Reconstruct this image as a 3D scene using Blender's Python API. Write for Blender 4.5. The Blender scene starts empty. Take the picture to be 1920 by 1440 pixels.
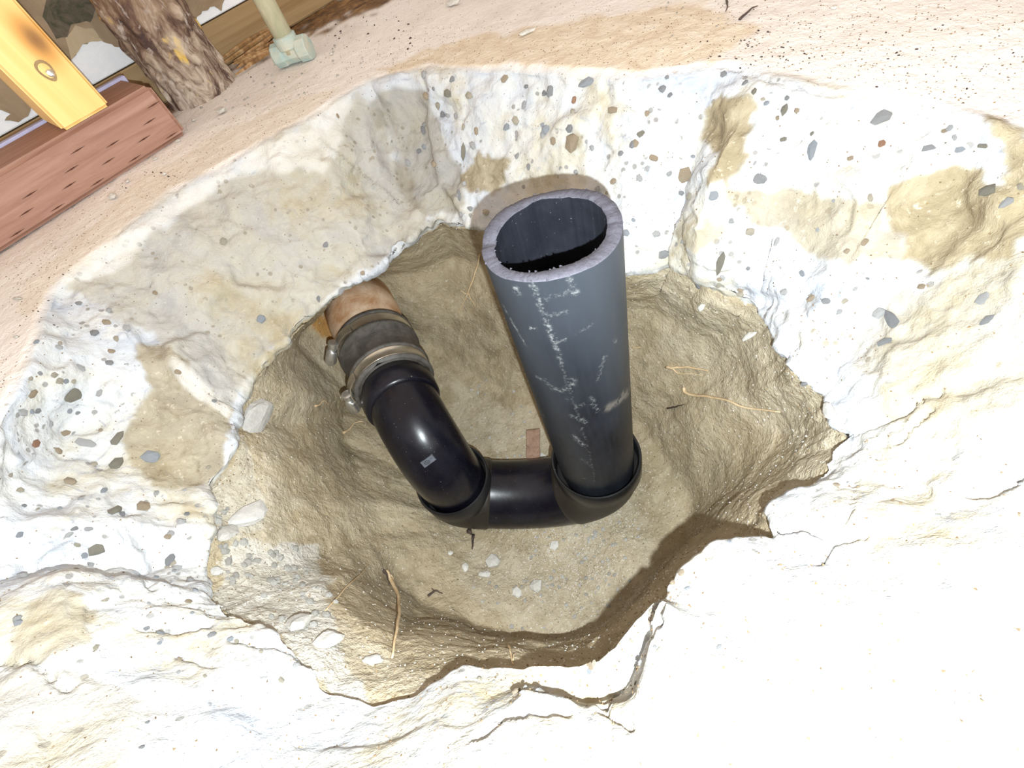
import bpy, bmesh, math, random
import numpy as np
from mathutils import Vector, Matrix, noise as mnoise

# ------------------------------------------------------------------ camera
F = 850.0            # focal length for a 1920 px wide frame
H = 0.127            # lens height above the slab
D_ = np.array([250, 595, F]); D_ /= np.linalg.norm(D_)     # plumb direction seen by the lens
_f = np.array([0, 0, 1.]); _y = _f - _f.dot(D_) * D_; _y /= np.linalg.norm(_y)
_x = np.cross(_y, -D_)
M = np.array([_x, _y, -D_])
EYE = np.array([0, 0, H])

def P(px, py, z):
    r = M @ np.array([px - 960, py - 720, F])
    return EYE + r * ((z - H) / r[2])
def proj(p):
    c = (np.asarray(p) - EYE) @ M
    w = np.maximum(c[..., 2], 1e-4)
    return 960 + F * c[..., 0] / w, 720 + F * c[..., 1] / w, c[..., 2]

sc = bpy.context.scene
COL = sc.collection
cd = bpy.data.cameras.new('camera'); cam = bpy.data.objects.new('camera', cd); COL.objects.link(cam)
cd.sensor_width = 36; cd.lens = F / 1920 * 36; cd.clip_start = 0.005; cd.clip_end = 50
R_ = np.column_stack([M @ [1, 0, 0], -(M @ [0, 1, 0]), -(M @ [0, 0, 1])])
cam.matrix_world = Matrix.Translation(EYE) @ Matrix(R_.tolist()).to_4x4()
sc.camera = cam
# ------------------------------------------------------------------ light
wd = bpy.data.worlds.new('world'); sc.world = wd; wd.use_nodes = True
wd.node_tree.nodes['Background'].inputs[0].default_value = (1.0, 0.82, 0.67, 1)
wd.node_tree.nodes['Background'].inputs[1].default_value = 0.95
ld = bpy.data.lights.new('phone_flash', 'POINT'); ld.energy = 8.5; ld.shadow_soft_size = 0.0016; ld.color = (0.88, 0.97, 1.0)
lo = bpy.data.objects.new('phone_flash', ld); COL.objects.link(lo)
lo.location = EYE + M @ np.array([0.012, 0.021, -0.002])
sc.view_settings.view_transform = 'Standard'; sc.view_settings.look = 'None'
sc.view_settings.exposure = 0.0; sc.view_settings.gamma = 1.0; sc.view_settings.use_curve_mapping = False

# ------------------------------------------------------------------ helpers
rng = np.random.default_rng(7); random.seed(7)

def hsh(ix, iy, iz, s=0):
    h = (ix.astype(np.int64) * 374761393 + iy.astype(np.int64) * 668265263 + iz.astype(np.int64) * 2147483647 + s * 974711) & 0xFFFFFFFF
    h = ((h ^ (h >> 13)) * 1274126177) & 0xFFFFFFFF
    h = ((h ^ (h >> 16)) * 2246822519) & 0xFFFFFFFF
    return ((h ^ (h >> 15)) & 0xFFFFFF) / float(0xFFFFFF)
def vnoise(p, s=0):
    i = np.floor(p); f = p - i; f = f * f * (3 - 2 * f); i = i.astype(np.int64); out = 0
    for dx in (0, 1):
        for dy in (0, 1):
            for dz in (0, 1):
                w = (f[..., 0] if dx else 1 - f[..., 0]) * (f[..., 1] if dy else 1 - f[..., 1]) * (f[..., 2] if dz else 1 - f[..., 2])
                out = out + w * hsh(i[..., 0] + dx, i[..., 1] + dy, i[..., 2] + dz, s)
    return out * 2 - 1
def fbm(p, scale, octv=4, s=0, gain=.5):
    o = 0; a = 1; t = 0
    for k in range(octv):
        o = o + a * vnoise(p * scale + 17.3 * k, s + k); t += a; a *= gain; scale *= 2.03
    return o / t
def facets(p, scale, s=0):
    q = p * scale; i = np.floor(q).astype(np.int64); best = np.full(q.shape[:-1], 1e-12); out = np.zeros(q.shape[:-1])
    for dx in (-1, 0, 1):
        for dy in (-1, 0, 1):
            for dz in (-1, 0, 1):
                c = i + np.array([dx, dy, dz])
                g = lambda k: hsh(c[..., 0], c[..., 1], c[..., 2], s + k)
                d = q - (c + np.stack([g(1), g(2), g(3)], -1))
                dist = (d ** 2).sum(-1)
                tilt = d[..., 0] * (g(4) - .5) + d[..., 1] * (g(5) - .5) + d[..., 2] * (g(6) - .5)
                val = (g(7) - .5) * .6 + tilt * 1.6
                w = np.exp(-13 * dist); best = best + w; out = out + w * val
    return out / best

def new_obj(name, verts, faces, mat=None, parent=None, smooth=False, attrs=None):
    me = bpy.data.meshes.new(name)
    if isinstance(faces, np.ndarray):
        n = len(faces); k = faces.shape[1]
        me.vertices.add(len(verts)); me.vertices.foreach_set('co', np.asarray(verts, dtype=np.float32).ravel())
        me.loops.add(n * k); me.loops.foreach_set('vertex_index', faces.astype(np.int32).ravel())
        me.polygons.add(n); me.polygons.foreach_set('loop_start', np.arange(0, n * k, k, dtype=np.int32))
        me.polygons.foreach_set('loop_total', np.full(n, k, dtype=np.int32)); me.update(calc_edges=True)
    else:
        me.from_pydata([tuple(map(float, v)) for v in verts], [], faces)
    if attrs:
        for k, v in attrs.items():
            a = me.attributes.new(k, 'FLOAT', 'POINT'); a.data.foreach_set('value', np.asarray(v, dtype=np.float32).ravel())
    if smooth: me.polygons.foreach_set('use_smooth', [True] * len(me.polygons))
    if mat: me.materials.append(mat)
    me.update(); me.validate()
    o = bpy.data.objects.new(name, me); COL.objects.link(o)
    if parent: o.parent = parent
    return o
def tag(o, label=None, cat=None, group=None, kind=None):
    if label: o['label'] = label
    if cat: o['category'] = cat
    if group: o['group'] = group
    if kind: o['kind'] = kind
    return o
def empty(name, loc, label, cat, group=None):
    o = bpy.data.objects.new(name, None); COL.objects.link(o); o.location = loc; o.empty_display_size = .01
    return tag(o, label, cat, group)
def adopt(child, root):            # parent while keeping the world position (vertices are in world space)
    bpy.context.view_layer.update()
    child.parent = root; child.matrix_parent_inverse = root.matrix_world.inverted()
    return child

def grid_faces(nu, nv, wrap_u):
    iu = np.arange(nu if wrap_u else nu - 1); jv = np.arange(nv - 1)
    U, V = np.meshgrid(iu, jv, indexing='ij'); U2 = (U + 1) % nu
    return np.stack([U * nv + V, U2 * nv + V, U2 * nv + V + 1, U * nv + V + 1], -1).reshape(-1, 4)

# ---- materials
def mat(name):
    m = bpy.data.materials.new(name); m.use_nodes = True; nt = m.node_tree
    return m, nt, nt.nodes['Principled BSDF']
class NB:
    def __init__(s, nt): s.nt = nt
    def n(s, t, **k):
        nd = s.nt.nodes.new(t)
        for a, b in k.items(): setattr(nd, a, b)
        return nd
    def l(s, a, b): s.nt.links.new(a, b)
    def coord(s, kind='Object'): return s.n('ShaderNodeTexCoord').outputs[kind]
    def noise(s, vec, scale, detail=6, rough=.6, dist=0):
        nd = s.n('ShaderNodeTexNoise'); nd.inputs['Scale'].default_value = scale; nd.inputs['Detail'].default_value = detail
        nd.inputs['Roughness'].default_value = rough; nd.inputs['Distortion'].default_value = dist; s.l(vec, nd.inputs['Vector']); return nd.outputs['Fac']
    def vor(s, vec, scale, out='Distance', feature='F1'):
        nd = s.n('ShaderNodeTexVoronoi', feature=feature); nd.inputs['Scale'].default_value = scale; s.l(vec, nd.inputs['Vector']); return nd.outputs[out]
    def ramp(s, fac, stops):
        nd = s.n('ShaderNodeValToRGB'); e = nd.color_ramp.elements
        while len(e) < len(stops): e.new(.5)
        for el, (p, c) in zip(e, stops): el.position = p; el.color = (*c, 1) if len(c) == 3 else c
        s.l(fac, nd.inputs[0]); return nd.outputs[0]
    def gray(s, fac, a, b, va=0, vb=1): return s.ramp(fac, [(a, (va,) * 3), (b, (vb,) * 3)])
    def mix(s, fac, a, b, mode='MIX'):
        nd = s.n('ShaderNodeMix', data_type='RGBA', blend_type=mode)
        for v, i in ((fac, 0), (a, 6), (b, 7)):
            if hasattr(v, 'links'): s.l(v, nd.inputs[i])
            elif i == 0: nd.inputs[0].default_value = v
            else: nd.inputs[i].default_value = (*v, 1)
        return nd.outputs[2]
    def math(s, op, a, b=0.):
        nd = s.n('ShaderNodeMath', operation=op)
        for i, v in ((0, a), (1, b)):
            if hasattr(v, 'links'): s.l(v, nd.inputs[i])
            else: nd.inputs[i].default_value = v
        return nd.outputs[0]
    def attr(s, name): return s.n('ShaderNodeAttribute', attribute_name=name).outputs['Fac']
    def bump(s, h, dist, strength=1.):
        nd = s.n('ShaderNodeBump'); nd.inputs['Distance'].default_value = dist; nd.inputs['Strength'].default_value = strength
        s.l(h, nd.inputs['Height']); return nd.outputs[0]
    def scale(s, vec, v):
        nd = s.n('ShaderNodeMapping'); nd.inputs['Scale'].default_value = v; s.l(vec, nd.inputs[0]); return nd.outputs[0]

def mat_concrete():
    m, nt, b = mat('concrete'); N = NB(nt); c = N.coord()
    n1 = N.noise(c, 14, 7, .65, .6); n2 = N.noise(c, 60, 6, .7, .5); n3 = N.noise(c, 260, 4, .7); n4 = N.noise(c, 30, 5, .6, 1.2)
    # fractured face: pale cement with cool and warm clouds and small aggregate
    brk = N.ramp(n1, [(.30, (.37, .40, .46)), (.40, (.50, .515, .55)), (.50, (.54, .535, .52)), (.58, (.50, .47, .40)), (.68, (.38, .32, .215))])
    brk = N.mix(N.gray(n4, .56, .78), brk, (.43, .45, .49))
    agg = N.vor(c, 170); aggc = N.vor(c, 170, 'Color')
    sel = N.math('MULTIPLY', N.gray(agg, .24, .30, 1, 0), N.gray(N.noise(c, 75, 2, .5), .56, .60))
    brk = N.mix(sel, brk, (.27, .26, .25))
    brk = N.mix(N.gray(n3, .62, .72), brk, (.33, .33, .34))
    vv = N.n('ShaderNodeVectorMath', operation='ADD'); N.l(c, vv.inputs[0]); nc = N.n('ShaderNodeTexNoise'); nc.inputs['Scale'].default_value = 40; N.l(c, nc.inputs['Vector'])
    sc2 = N.n('ShaderNodeVectorMath', operation='SCALE'); N.l(nc.outputs['Color'], sc2.inputs[0]); sc2.inputs['Scale'].default_value = .03; N.l(sc2.outputs[0], vv.inputs[1])
    ve = N.vor(vv.outputs[0], 24, 'Distance', 'DISTANCE_TO_EDGE')
    brk = N.mix(N.math('MULTIPLY', N.gray(ve, .0, .03, .6, 0), N.gray(n2, .45, .6)), brk, (.27, .29, .35))
    # tan clay smeared on the fracture
    tan = N.ramp(n2, [(.3, (.21, .165, .10)), (.5, (.29, .24, .155)), (.7, (.37, .32, .225))])
    tan = N.mix(N.gray(n3, .60, .68), tan, (.48, .42, .32))
    grey = N.ramp(n2, [(.3, (.20, .17, .12)), (.7, (.27, .235, .175))])
    # slab top: pinkish dusty screed
    top = N.ramp(n1, [(.3, (.72, .66, .62)), (.5, (.80, .755, .72)), (.72, (.85, .82, .79))])
    top = N.mix(N.gray(n3, .60, .74), top, (.90, .88, .86))
    top = N.mix(N.gray(n3, .24, .34, 1, 0), top, (.48, .37, .28))
    sand = N.ramp(n2, [(.3, (.58, .45, .30)), (.55, (.70, .60, .46)), (.75, (.80, .74, .64))])
    top = N.mix(N.attr('sand'), top, sand)
    dirt = N.ramp(n2, [(.35, (.06, .035, .02)), (.55, (.22, .12, .05)), (.7, (.4, .24, .11))])
    top = N.mix(N.attr('dirt'), top, dirt)
    col = N.mix(N.attr('broken'), top, brk)
    col = N.mix(N.attr('tan'), col, tan)
    col = N.mix(N.attr('grey'), col, grey)
    col = N.mix(N.attr('lime'), col, (.62, .60, .57))
    N.l(col, b.inputs['Base Color']); b.inputs['Roughness'].default_value = .9
    b.inputs['Specular IOR Level'].default_value = .25
    h = N.math('ADD', N.math('MULTIPLY', n2, 1.), N.math('MULTIPLY', n3, .45))
    N.l(N.bump(h, .0022, .8), b.inputs['Normal'])
    return m
def mat_soil():
    m, nt, b = mat('damp_soil'); N = NB(nt); c = N.coord()
    n1 = N.noise(c, 11, 6, .6, .6); n2 = N.noise(c, 45, 6, .7, .6); n3 = N.noise(c, 330, 3, .7)
    col = N.ramp(n1, [(.30, (.22, .175, .105)), (.45, (.305, .245, .155)), (.58, (.38, .305, .195)), (.72, (.45, .375, .255))])
    col = N.mix(N.gray(n2, .40, .62), col, N.mix(.5, col, (.50, .43, .31)))
    col = N.mix(N.attr('pale'), col, N.ramp(n2, [(.3, (.40, .34, .24)), (.7, (.56, .50, .40))]))
    col = N.mix(N.attr('chalk'), col, N.ramp(n2, [(.3, (.42, .385, .32)), (.6, (.60, .58, .54))]))
    col = N.mix(N.attr('ochre'), col, (.40, .19, .03))
    col = N.mix(N.gray(n3, .62, .70), col, (.60, .55, .46))
    col = N.mix(N.gray(n3, .26, .36, 1, 0), col, (.14, .11, .07))
    N.l(col, b.inputs['Base Color']); b.inputs['Roughness'].default_value = .85; b.inputs['Specular IOR Level'].default_value = .3
    h = N.math('ADD', n2, N.math('MULTIPLY', n3, .6))
    N.l(N.bump(h, .0026, 1.), b.inputs['Normal'])
    return m
def mat_stone(name, c1, c2, rough=.75):
    m, nt, b = mat(name); N = NB(nt); c = N.coord()
    rnd = N.n('ShaderNodeObjectInfo').outputs['Random']
    n = N.noise(c, 300, 5, .7)
    col = N.mix(rnd, c1, c2)
    col = N.mix(N.gray(n, .4, .75), col, N.mix(.72, (.8, .78, .74), col))
    N.l(col, b.inputs['Base Color']); b.inputs['Roughness'].default_value = rough
    N.l(N.bump(n, .0006), b.inputs['Normal']); return m
def mat_abs(name, base, rough, scuffs=False):
    m, nt, b = mat(name); N = NB(nt); c = N.coord()
    n1 = N.noise(c, 25, 6, .6); n2 = N.noise(N.scale(c, (1, 1, .12)), 420, 4, .6); n3 = N.noise(c, 700, 3, .6)
    col = N.mix(N.gray(n1, .45, .75), base, tuple(v * 1.8 + .004 for v in base))
    if scuffs:
        col = N.mix(N.math('MULTIPLY', N.gray(n2, .45, .8), .3), col, (.035, .04, .05))
        col = N.mix(N.attr('haze'), col, (.030, .036, .046))
        br = N.noise(c, 520, 5, .75)
        s = N.math('MULTIPLY', N.attr('scuff'), N.gray(br, .46, .64))
        col = N.mix(s, col, (.20, .21, .21))
        col = N.mix(N.attr('mud'), col, (.12, .11, .10))
    else:
        col = N.mix(N.gray(n3, .70, .76), col, (.22, .2, .2))
    N.l(col, b.inputs['Base Color'])
    r = N.math('ADD', N.math('MULTIPLY', n1, .25), rough - .12)
    N.l(r, b.inputs['Roughness']); b.inputs['Specular IOR Level'].default_value = .34
    N.l(N.bump(N.noise(c, 60, 4, .5), .0004, .5), b.inputs['Normal'])
    return m
def mat_simple(name, c1, c2, sc_=120, rough=.6, metal=0., bump=.0006, stretch=(1, 1, 1), dist=.4):
    m, nt, b = mat(name); N = NB(nt); c = N.scale(N.coord(), stretch); n = N.noise(c, sc_, 6, .7, dist)
    N.l(N.ramp(n, [(.32, c1), (.68, c2)]), b.inputs['Base Color']); b.inputs['Roughness'].default_value = rough; b.inputs['Metallic'].default_value = metal
    N.l(N.bump(n, bump), b.inputs['Normal']); return m
def mat_wood(name, c1, c2, c3, knot=None, freq=90.):
    m, nt, b = mat(name); N = NB(nt); c = N.coord()
    # object space: X across grain, Y depth, Z along grain (boards are built along local Z)
    w = N.noise(N.scale(c, (1, 1, .07)), freq, 5, .6, 1.0)
    col = N.ramp(w, [(.3, c1), (.5, c2), (.7, c3)])
    if knot:
        for (kx, kz, r) in knot:
            g = N.n('ShaderNodeVectorMath', operation='SUBTRACT'); N.l(c, g.inputs[0]); g.inputs[1].default_value = (kx, 0, kz)
            g2 = N.n('ShaderNodeVectorMath', operation='MULTIPLY'); N.l(g.outputs[0], g2.inputs[0]); g2.inputs[1].default_value = (1, 0, .62)
            ln = N.n('ShaderNodeVectorMath', operation='LENGTH'); N.l(g2.outputs[0], ln.inputs[0])
            d = N.math('ADD', ln.outputs['Value'], N.math('MULTIPLY', w, .003))
            col = N.mix(N.gray(d, r * 1.9, r * 2.6, .8, 0), col, (.60, .27, .05))
            col = N.mix(N.gray(d, r * .5, r * 1.6, .95, 0), col, (.20, .085, .02))
    N.l(col, b.inputs['Base Color']); b.inputs['Roughness'].default_value = .65
    N.l(N.bump(w, .0005, .6), b.inputs['Normal']); return m

# ------------------------------------------------------------------ hole rings
# every row: rim of the slab (pixel, z=0) | lower concrete edge (pixel, z) | soil mid wall (pixel, z) | pit floor edge (pixel, z)
K = [
 ((97,543),(437,778,-.088),(520,790,-.13),(640,800,-.235)),
 ((190,470),(478,697,-.088),(545,730,-.13),(650,760,-.24)),
 ((320,362),(552,615,-.088),(600,650,-.14),(660,720,-.245)),
 ((460,285),(642,540,-.088),(655,575,-.15),(680,690,-.25)),
 ((585,215),(700,505,-.088),(725,545,-.16),(760,650,-.26)),
 ((690,148),(768,452,-.088),(790,500,-.16),(810,650,-.265)),
 ((785,128),(822,418,-.088),(850,480,-.16),(850,680,-.27)),
 ((860,128),(885,425,-.088),(910,500,-.16),(890,700,-.275)),
 ((1000,130),(960,440,-.09),(975,520,-.16),(930,720,-.28)),
 ((1100,138),(1060,478,-.09),(1060,545,-.16),(985,735,-.28)),
 ((1200,142),(1170,512,-.09),(1160,580,-.16),(1050,745,-.28)),
 ((1350,125),(1252,490,-.088),(1225,585,-.155),(1110,755,-.28)),
 ((1425,140),(1332,540,-.088),(1290,630,-.15),(1160,775,-.28)),
 ((1520,162),(1418,582,-.088),(1350,660,-.15),(1205,795,-.275)),
 ((1640,182),(1455,630,-.088),(1385,710,-.15),(1235,822,-.275)),
 ((1760,205),(1472,690,-.088),(1410,750,-.15),(1255,850,-.275)),
 ((1900,235),(1528,722,-.088),(1440,790,-.15),(1275,880,-.275)),
 ((2080,330),(1556,760,-.088),(1450,830,-.15),(1292,905,-.275)),
 ((2300,560),(1574,822,-.085),(1445,870,-.15),(1300,930,-.275)),
 ((2400,850),(1515,905,-.083),(1425,915,-.15),(1305,955,-.275)),
 ((2350,1150),(1440,958,-.083),(1395,950,-.15),(1300,980,-.275)),
 ((2150,1350),(1438,1003,-.072),(1370,990,-.15),(1290,1010,-.275)),
 ((1950,1480),(1342,1012,-.070),(1310,1030,-.15),(1240,1050,-.275)),
 ((1750,1560),(1285,1058,-.070),(1255,1075,-.15),(1210,1095,-.275)),
 ((1600,1620),(1235,1110,-.070),(1215,1120,-.15),(1180,1140,-.275)),
 ((1480,1660),(1175,1185,-.072),(1150,1180,-.15),(1130,1180,-.275)),
 ((1350,1680),(1120,1236,-.075),(1095,1215,-.15),(1090,1200,-.275)),
 ((1150,1690),(1040,1245,-.078),(1030,1225,-.15),(1030,1205,-.275)),
 ((950,1690),(962,1252,-.080),(960,1225,-.14),(970,1200,-.275)),
 ((750,1690),(868,1252,-.078),(900,1235,-.135),(910,1185,-.265)),
 ((550,1670),(780,1302,-.072),(820,1225,-.13),(840,1160,-.255)),
 ((300,1640),(702,1327,-.068),(740,1215,-.125),(785,1130,-.25)),
 ((100,1590),(612,1290,-.068),(685,1180,-.12),(750,1100,-.245)),
 ((-80,1500),(530,1205,-.070),(620,1130,-.12),(728,1070,-.24)),
 ((-180,1390),(462,1148,-.072),(560,1090,-.12),(715,1040,-.235)),
 ((-220,1270),(392,1118,-.075),(515,1060,-.12),(705,1010,-.235)),
 ((-200,1150),(386,1060,-.085),(500,1020,-.12),(695,980,-.235)),
 ((-150,980),(396,985,-.086),(495,970,-.12),(685,940,-.235)),
 ((-40,860),(402,905,-.087),(498,920,-.12),(668,900,-.235)),
 ((13,755),(430,848,-.088),(505,870,-.12),(655,860,-.235)),
 ((57,672),(444,800,-.088),(512,830,-.125),(645,830,-.235)),
]
# two points of the fractured face that do not lie on the straight line from the lower edge to the rim
MID = {
 26: ((1175,1290,-.068),(1178,1294,-.050)), 27: ((1100,1326,-.072),(1102,1331,-.048)), 28: ((985,1286,-.074),(985,1292,-.052)),
 25: ((1205,1210,-.068),(1212,1216,-.050)), 24: ((1238,1130,-.067),(1246,1136,-.052)),
 33: ((330,1235,-.050),(160,1330,-.025)), 34: ((300,1150,-.050),(120,1180,-.025)),
 35: ((290,1116,-.052),(110,1098,-.028)), 36: ((280,1075,-.072),(100,1055,-.045)),
 0: ((320,690,-.050),(200,600,-.020)), 40: ((330,760,-.060),(180,710,-.030)), 39: ((300,830,-.066),(140,790,-.038)), 38: ((280,900,-.068),(110,860,-.04)),
 5: ((765,350,-.070),(735,240,-.035)), 6: ((850,330,-.062),(825,220,-.030)), 7: ((900,320,-.055),(880,220,-.025)),
 12: ((1300,430,-.052),(1350,290,-.022)), 16: ((1650,560,-.058),(1800,380,-.028)),
 20: ((1680,950,-.048),(1980,1000,-.020)),
}
nk = len(K); SUB = 26; NU = nk * SUB
def catmull(keys):
    keys = np.asarray(keys, float); out = []
    for k in range(nk):
        p0, p1, p2, p3 = keys[k - 1], keys[k], keys[(k + 1) % nk], keys[(k + 2) % nk]
        t = np.linspace(0, 1, SUB, endpoint=False)[:, None]
        cr = .5 * ((2 * p1) + (-p0 + p2) * t + (2 * p0 - 5 * p1 + 4 * p2 - p3) * t ** 2 + (-p0 + 3 * p1 - 3 * p2 + p3) * t ** 3)
        lin = p1 * (1 - t) + p2 * t
        out.append(cr * .3 + lin * .7)
    return np.concatenate(out)
rimK = [P(*k[0], 0) for k in K]; e1K = [P(*k[1]) for k in K]; s1K = [P(*k[2]) for k in K]; s2K = [P(*k[3]) for k in K]
for i_, p_ in {2: (-.178, .365, -.15), 3: (-.142, .405, -.15), 4: (-.098, .412, -.15), 5: (-.045, .398, -.155)}.items(): s1K[i_] = np.array(p_)
for i_, p_ in {2: (-.160, .335, -.245), 3: (-.138, .395, -.245), 4: (-.092, .402, -.25), 5: (-.070, .388, -.258)}.items(): s2K[i_] = np.array(p_)
m1K = []; m2K = []
for i in range(nk):
    if i in MID: m1K.append(P(*MID[i][0])); m2K.append(P(*MID[i][1]))
    else: m1K.append(e1K[i] * .66 + rimK[i] * .34); m2K.append(e1K[i] * .33 + rimK[i] * .67)
RIM, E1, M1, M2, S1, S2 = map(catmull, (rimK, e1K, m1K, m2K, s1K, s2K))
ctr = np.array([-.03, .17, 0])
ua = np.arange(NU) / NU * 2 * np.pi; circ = np.stack([np.cos(ua) * 60, np.sin(ua) * 60, np.zeros(NU)], -1)
uk = np.arange(NU) / SUB
NEAR = np.clip(np.minimum((uk - 19) / 2, (35 - uk) / 3), 0, 1)          # 1 along the side next to the photographer
def jag(ring, seed, amp, f=1.):
    q = ring * 1.0
    a = fbm(q, 28 * f, 4, seed, .62)[:, None]; b_ = fbm(q + 3.3, 28 * f, 4, seed + 9, .62)
    out = (ring - ctr); out[:, 2] = 0; out /= np.linalg.norm(out, axis=1)[:, None]
    amp = amp * (1 - .55 * NEAR); r = ring + out * a * amp[:, None]; r[:, 2] += b_ * amp * .45; return r
RIM = jag(RIM, 3, .005); RIM[:, 2] = 0
E1 = jag(E1, 11, .008, 1.4); M1 = jag(M1, 21, .004); M2 = jag(M2, 31, .004)
S1 = jag(S1, 41, .010, .5); S2 = jag(S2, 51, .016, .5)
def loft(rings, counts):
    rows = []
    for a, b_, n in zip(rings[:-1], rings[1:], counts):
        for t in np.arange(n) / n: rows.append(a * (1 - t) + b_ * t)
    rows.append(rings[-1]); return np.stack(rows, 1)          # NU x NV x 3
def grid_normals(G):
    du = np.roll(G, -1, 0) - np.roll(G, 1, 0); dv = np.gradient(G, axis=1)
    n = np.cross(du, dv); n /= np.maximum(np.linalg.norm(n, axis=2, keepdims=True), 1e-12); return n

outd = RIM - ctr; outd[:, 2] = 0; outd /= np.linalg.norm(outd, axis=1)[:, None]
OUT3 = RIM + outd * 1.3; OUT2 = RIM + outd * .30; OUT1 = RIM + outd * .09; OUT0 = RIM + outd * .006
for r in (OUT3, OUT2, OUT1): r[:, 2] = 0
rim_in = RIM.copy(); rim_in += (M2 - RIM) * .05; rim_in[:, 2] -= .0005
OUT0[:, 2] = 0.0
UND = E1 + outd * .035; UND[:, 2] = E1[:, 2] - .008; BEL = E1 + outd * .006; BEL[:, 2] = E1[:, 2] - .007
ringsC = [OUT3, OUT2, OUT1, OUT0, rim_in, M2, M1, E1, BEL, UND]
cntC = [10, 40, 40, 5, 32, 34, 34, 5, 6]
GC = loft(ringsC, cntC); st = np.cumsum([0] + cntC); NVC = GC.shape[1]
vi = np.arange(NVC)
broken = np.clip((vi - st[3]) / (st[4] - st[3]), 0, 1)[None, :] * np.ones((NU, 1))
n0 = grid_normals(GC)
if n0[:, :st[2], 2].mean() < 0: n0 = -n0
flip_c = grid_normals(GC)[:, :st[2], 2].mean() < 0
face_w = np.clip((vi - st[3]) / 8., 0, 1) * np.clip((st[8] + 2 - vi) / 4., 0, 1)
disp = (facets(GC, 26, 5) * .0075 + facets(GC + .3, 70, 6) * .0028 + fbm(GC, 160, 4, 8, .6) * .0016) * face_w[None, :] * (1 - .72 * NEAR[:, None])
disp += (fbm(GC, 9, 3, 2) * .0016 + fbm(GC, 130, 3, 4) * .0005) * (1 - face_w)[None, :]
GC = GC + n0 * disp[..., None]

ringsS_under = E1 + outd * .030; ringsS_under[:, 2] = E1[:, 2] - .004
E1s = E1 + outd * .004; E1s[:, 2] = E1[:, 2] - .006
S3 = ctr + (S2 - ctr) * .55; S3[:, 2] = -.290; S4 = ctr + (S2 - ctr) * .02; S4[:, 2] = -.292
ringsS = [ringsS_under, E1s, S1, S2, S3, S4]; cntS = [6, 55, 60, 40, 40]
GS = loft(ringsS, cntS); stS = np.cumsum([0] + cntS); NVS = GS.shape[1]
# round the transitions of the soil walls
for _ in range(14):
    GS[:, stS[1] + 6:-1] = .5 * GS[:, stS[1] + 6:-1] + .25 * (GS[:, stS[1] + 5:-2] + GS[:, stS[1] + 7:])
nS = grid_normals(GS); flip_s = nS[:, stS[4]:-2, 2].mean() < 0
if flip_s: nS = -nS
wS = np.clip((np.arange(NVS) - 4) / 10., 0, 1)[None, :]
GS = GS + nS * ((fbm(GS, 11, 3, 61) * .008 + fbm(GS, 60, 5, 62, .65) * .0024 + facets(GS, 22, 63) * .0012) * wS)[..., None]

# ---- pick surface points and mark patches
SURF = []
for G in (GC, GS):
    x, y, d = proj(G); SURF.append((x, y, d))
NRM = [n0, nS]
def hit(px, py, only=None, rad=7.):
    best = None
    for k, (x, y, d) in enumerate(SURF):
        if only is not None and k != only: continue
        q = np.where(d > .01, (x - px) ** 2 + (y - py) ** 2, 1e12)
        m = q < rad * rad
        if not m.any():
            i = int(q.argmin()); cand = (q.flat[i] * .01 + d.flat[i], i)
        else:
            dd = np.where(m, d + np.sqrt(q) * .0006, 1e9); i = int(dd.argmin()); cand = (dd.flat[i], i)
        if best is None or cand[0] < best[0]: best = (cand[0], k, i)
    _, k, i = best; nv = SURF[k][0].shape[1]
    return k, i // nv, i % nv
def spos(px, py, only=None):
    k, i, j = hit(px, py, only); return (GC, GS)[k][i, j].copy(), NRM[k][i, j].copy()
def patch(k, poly, jitter=5., seed=0, soft=0.):
    G = (GC, GS)[k]; nu, nv = G.shape[:2]; pts = []
    for (px, py) in poly:
        _, i, j = hit(px, py, k, 12); pts.append([i, j])
    pts = np.array(pts, float)
    for a in range(1, len(pts)):                       # unwrap round the ring
        while pts[a, 0] - pts[a - 1, 0] > nu / 2: pts[a, 0] -= nu
        while pts[a, 0] - pts[a - 1, 0] < -nu / 2: pts[a, 0] += nu
    I, J = np.meshgrid(np.arange(nu), np.arange(nv), indexing='ij')
    ji = fbm(G, 45, 5, 70 + seed, .65) * jitter * 2.2; jj = fbm(G + 1.7, 45, 5, 80 + seed, .65) * jitter * 2.2
    m = np.zeros((nu, nv), bool)
    for off in (-nu, 0, nu):
        X = I + ji + off; Y = J + jj; c = np.zeros((nu, nv), bool); n = len(pts)
        for a in range(n):
            x1, y1 = pts[a]; x2, y2 = pts[(a + 1) % n]
            if y1 == y2: continue
            cond = ((y1 > Y) != (y2 > Y)) & (X < (x2 - x1) * (Y - y1) / (y2 - y1) + x1); c ^= cond
        m |= c
    m = m.astype(float)
    for _ in range(int(soft)):
        m = .5 * m + .125 * (np.roll(m, 1, 0) + np.roll(m, -1, 0) + np.roll(m, 1, 1) + np.roll(m, -1, 1))
    return m
tan = np.zeros((NU, NVC)); grey = np.zeros((NU, NVC)); sand = np.zeros((NU, NVC)); dirt = np.zeros((NU, NVC)); lime = np.zeros((NU, NVC))
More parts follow.
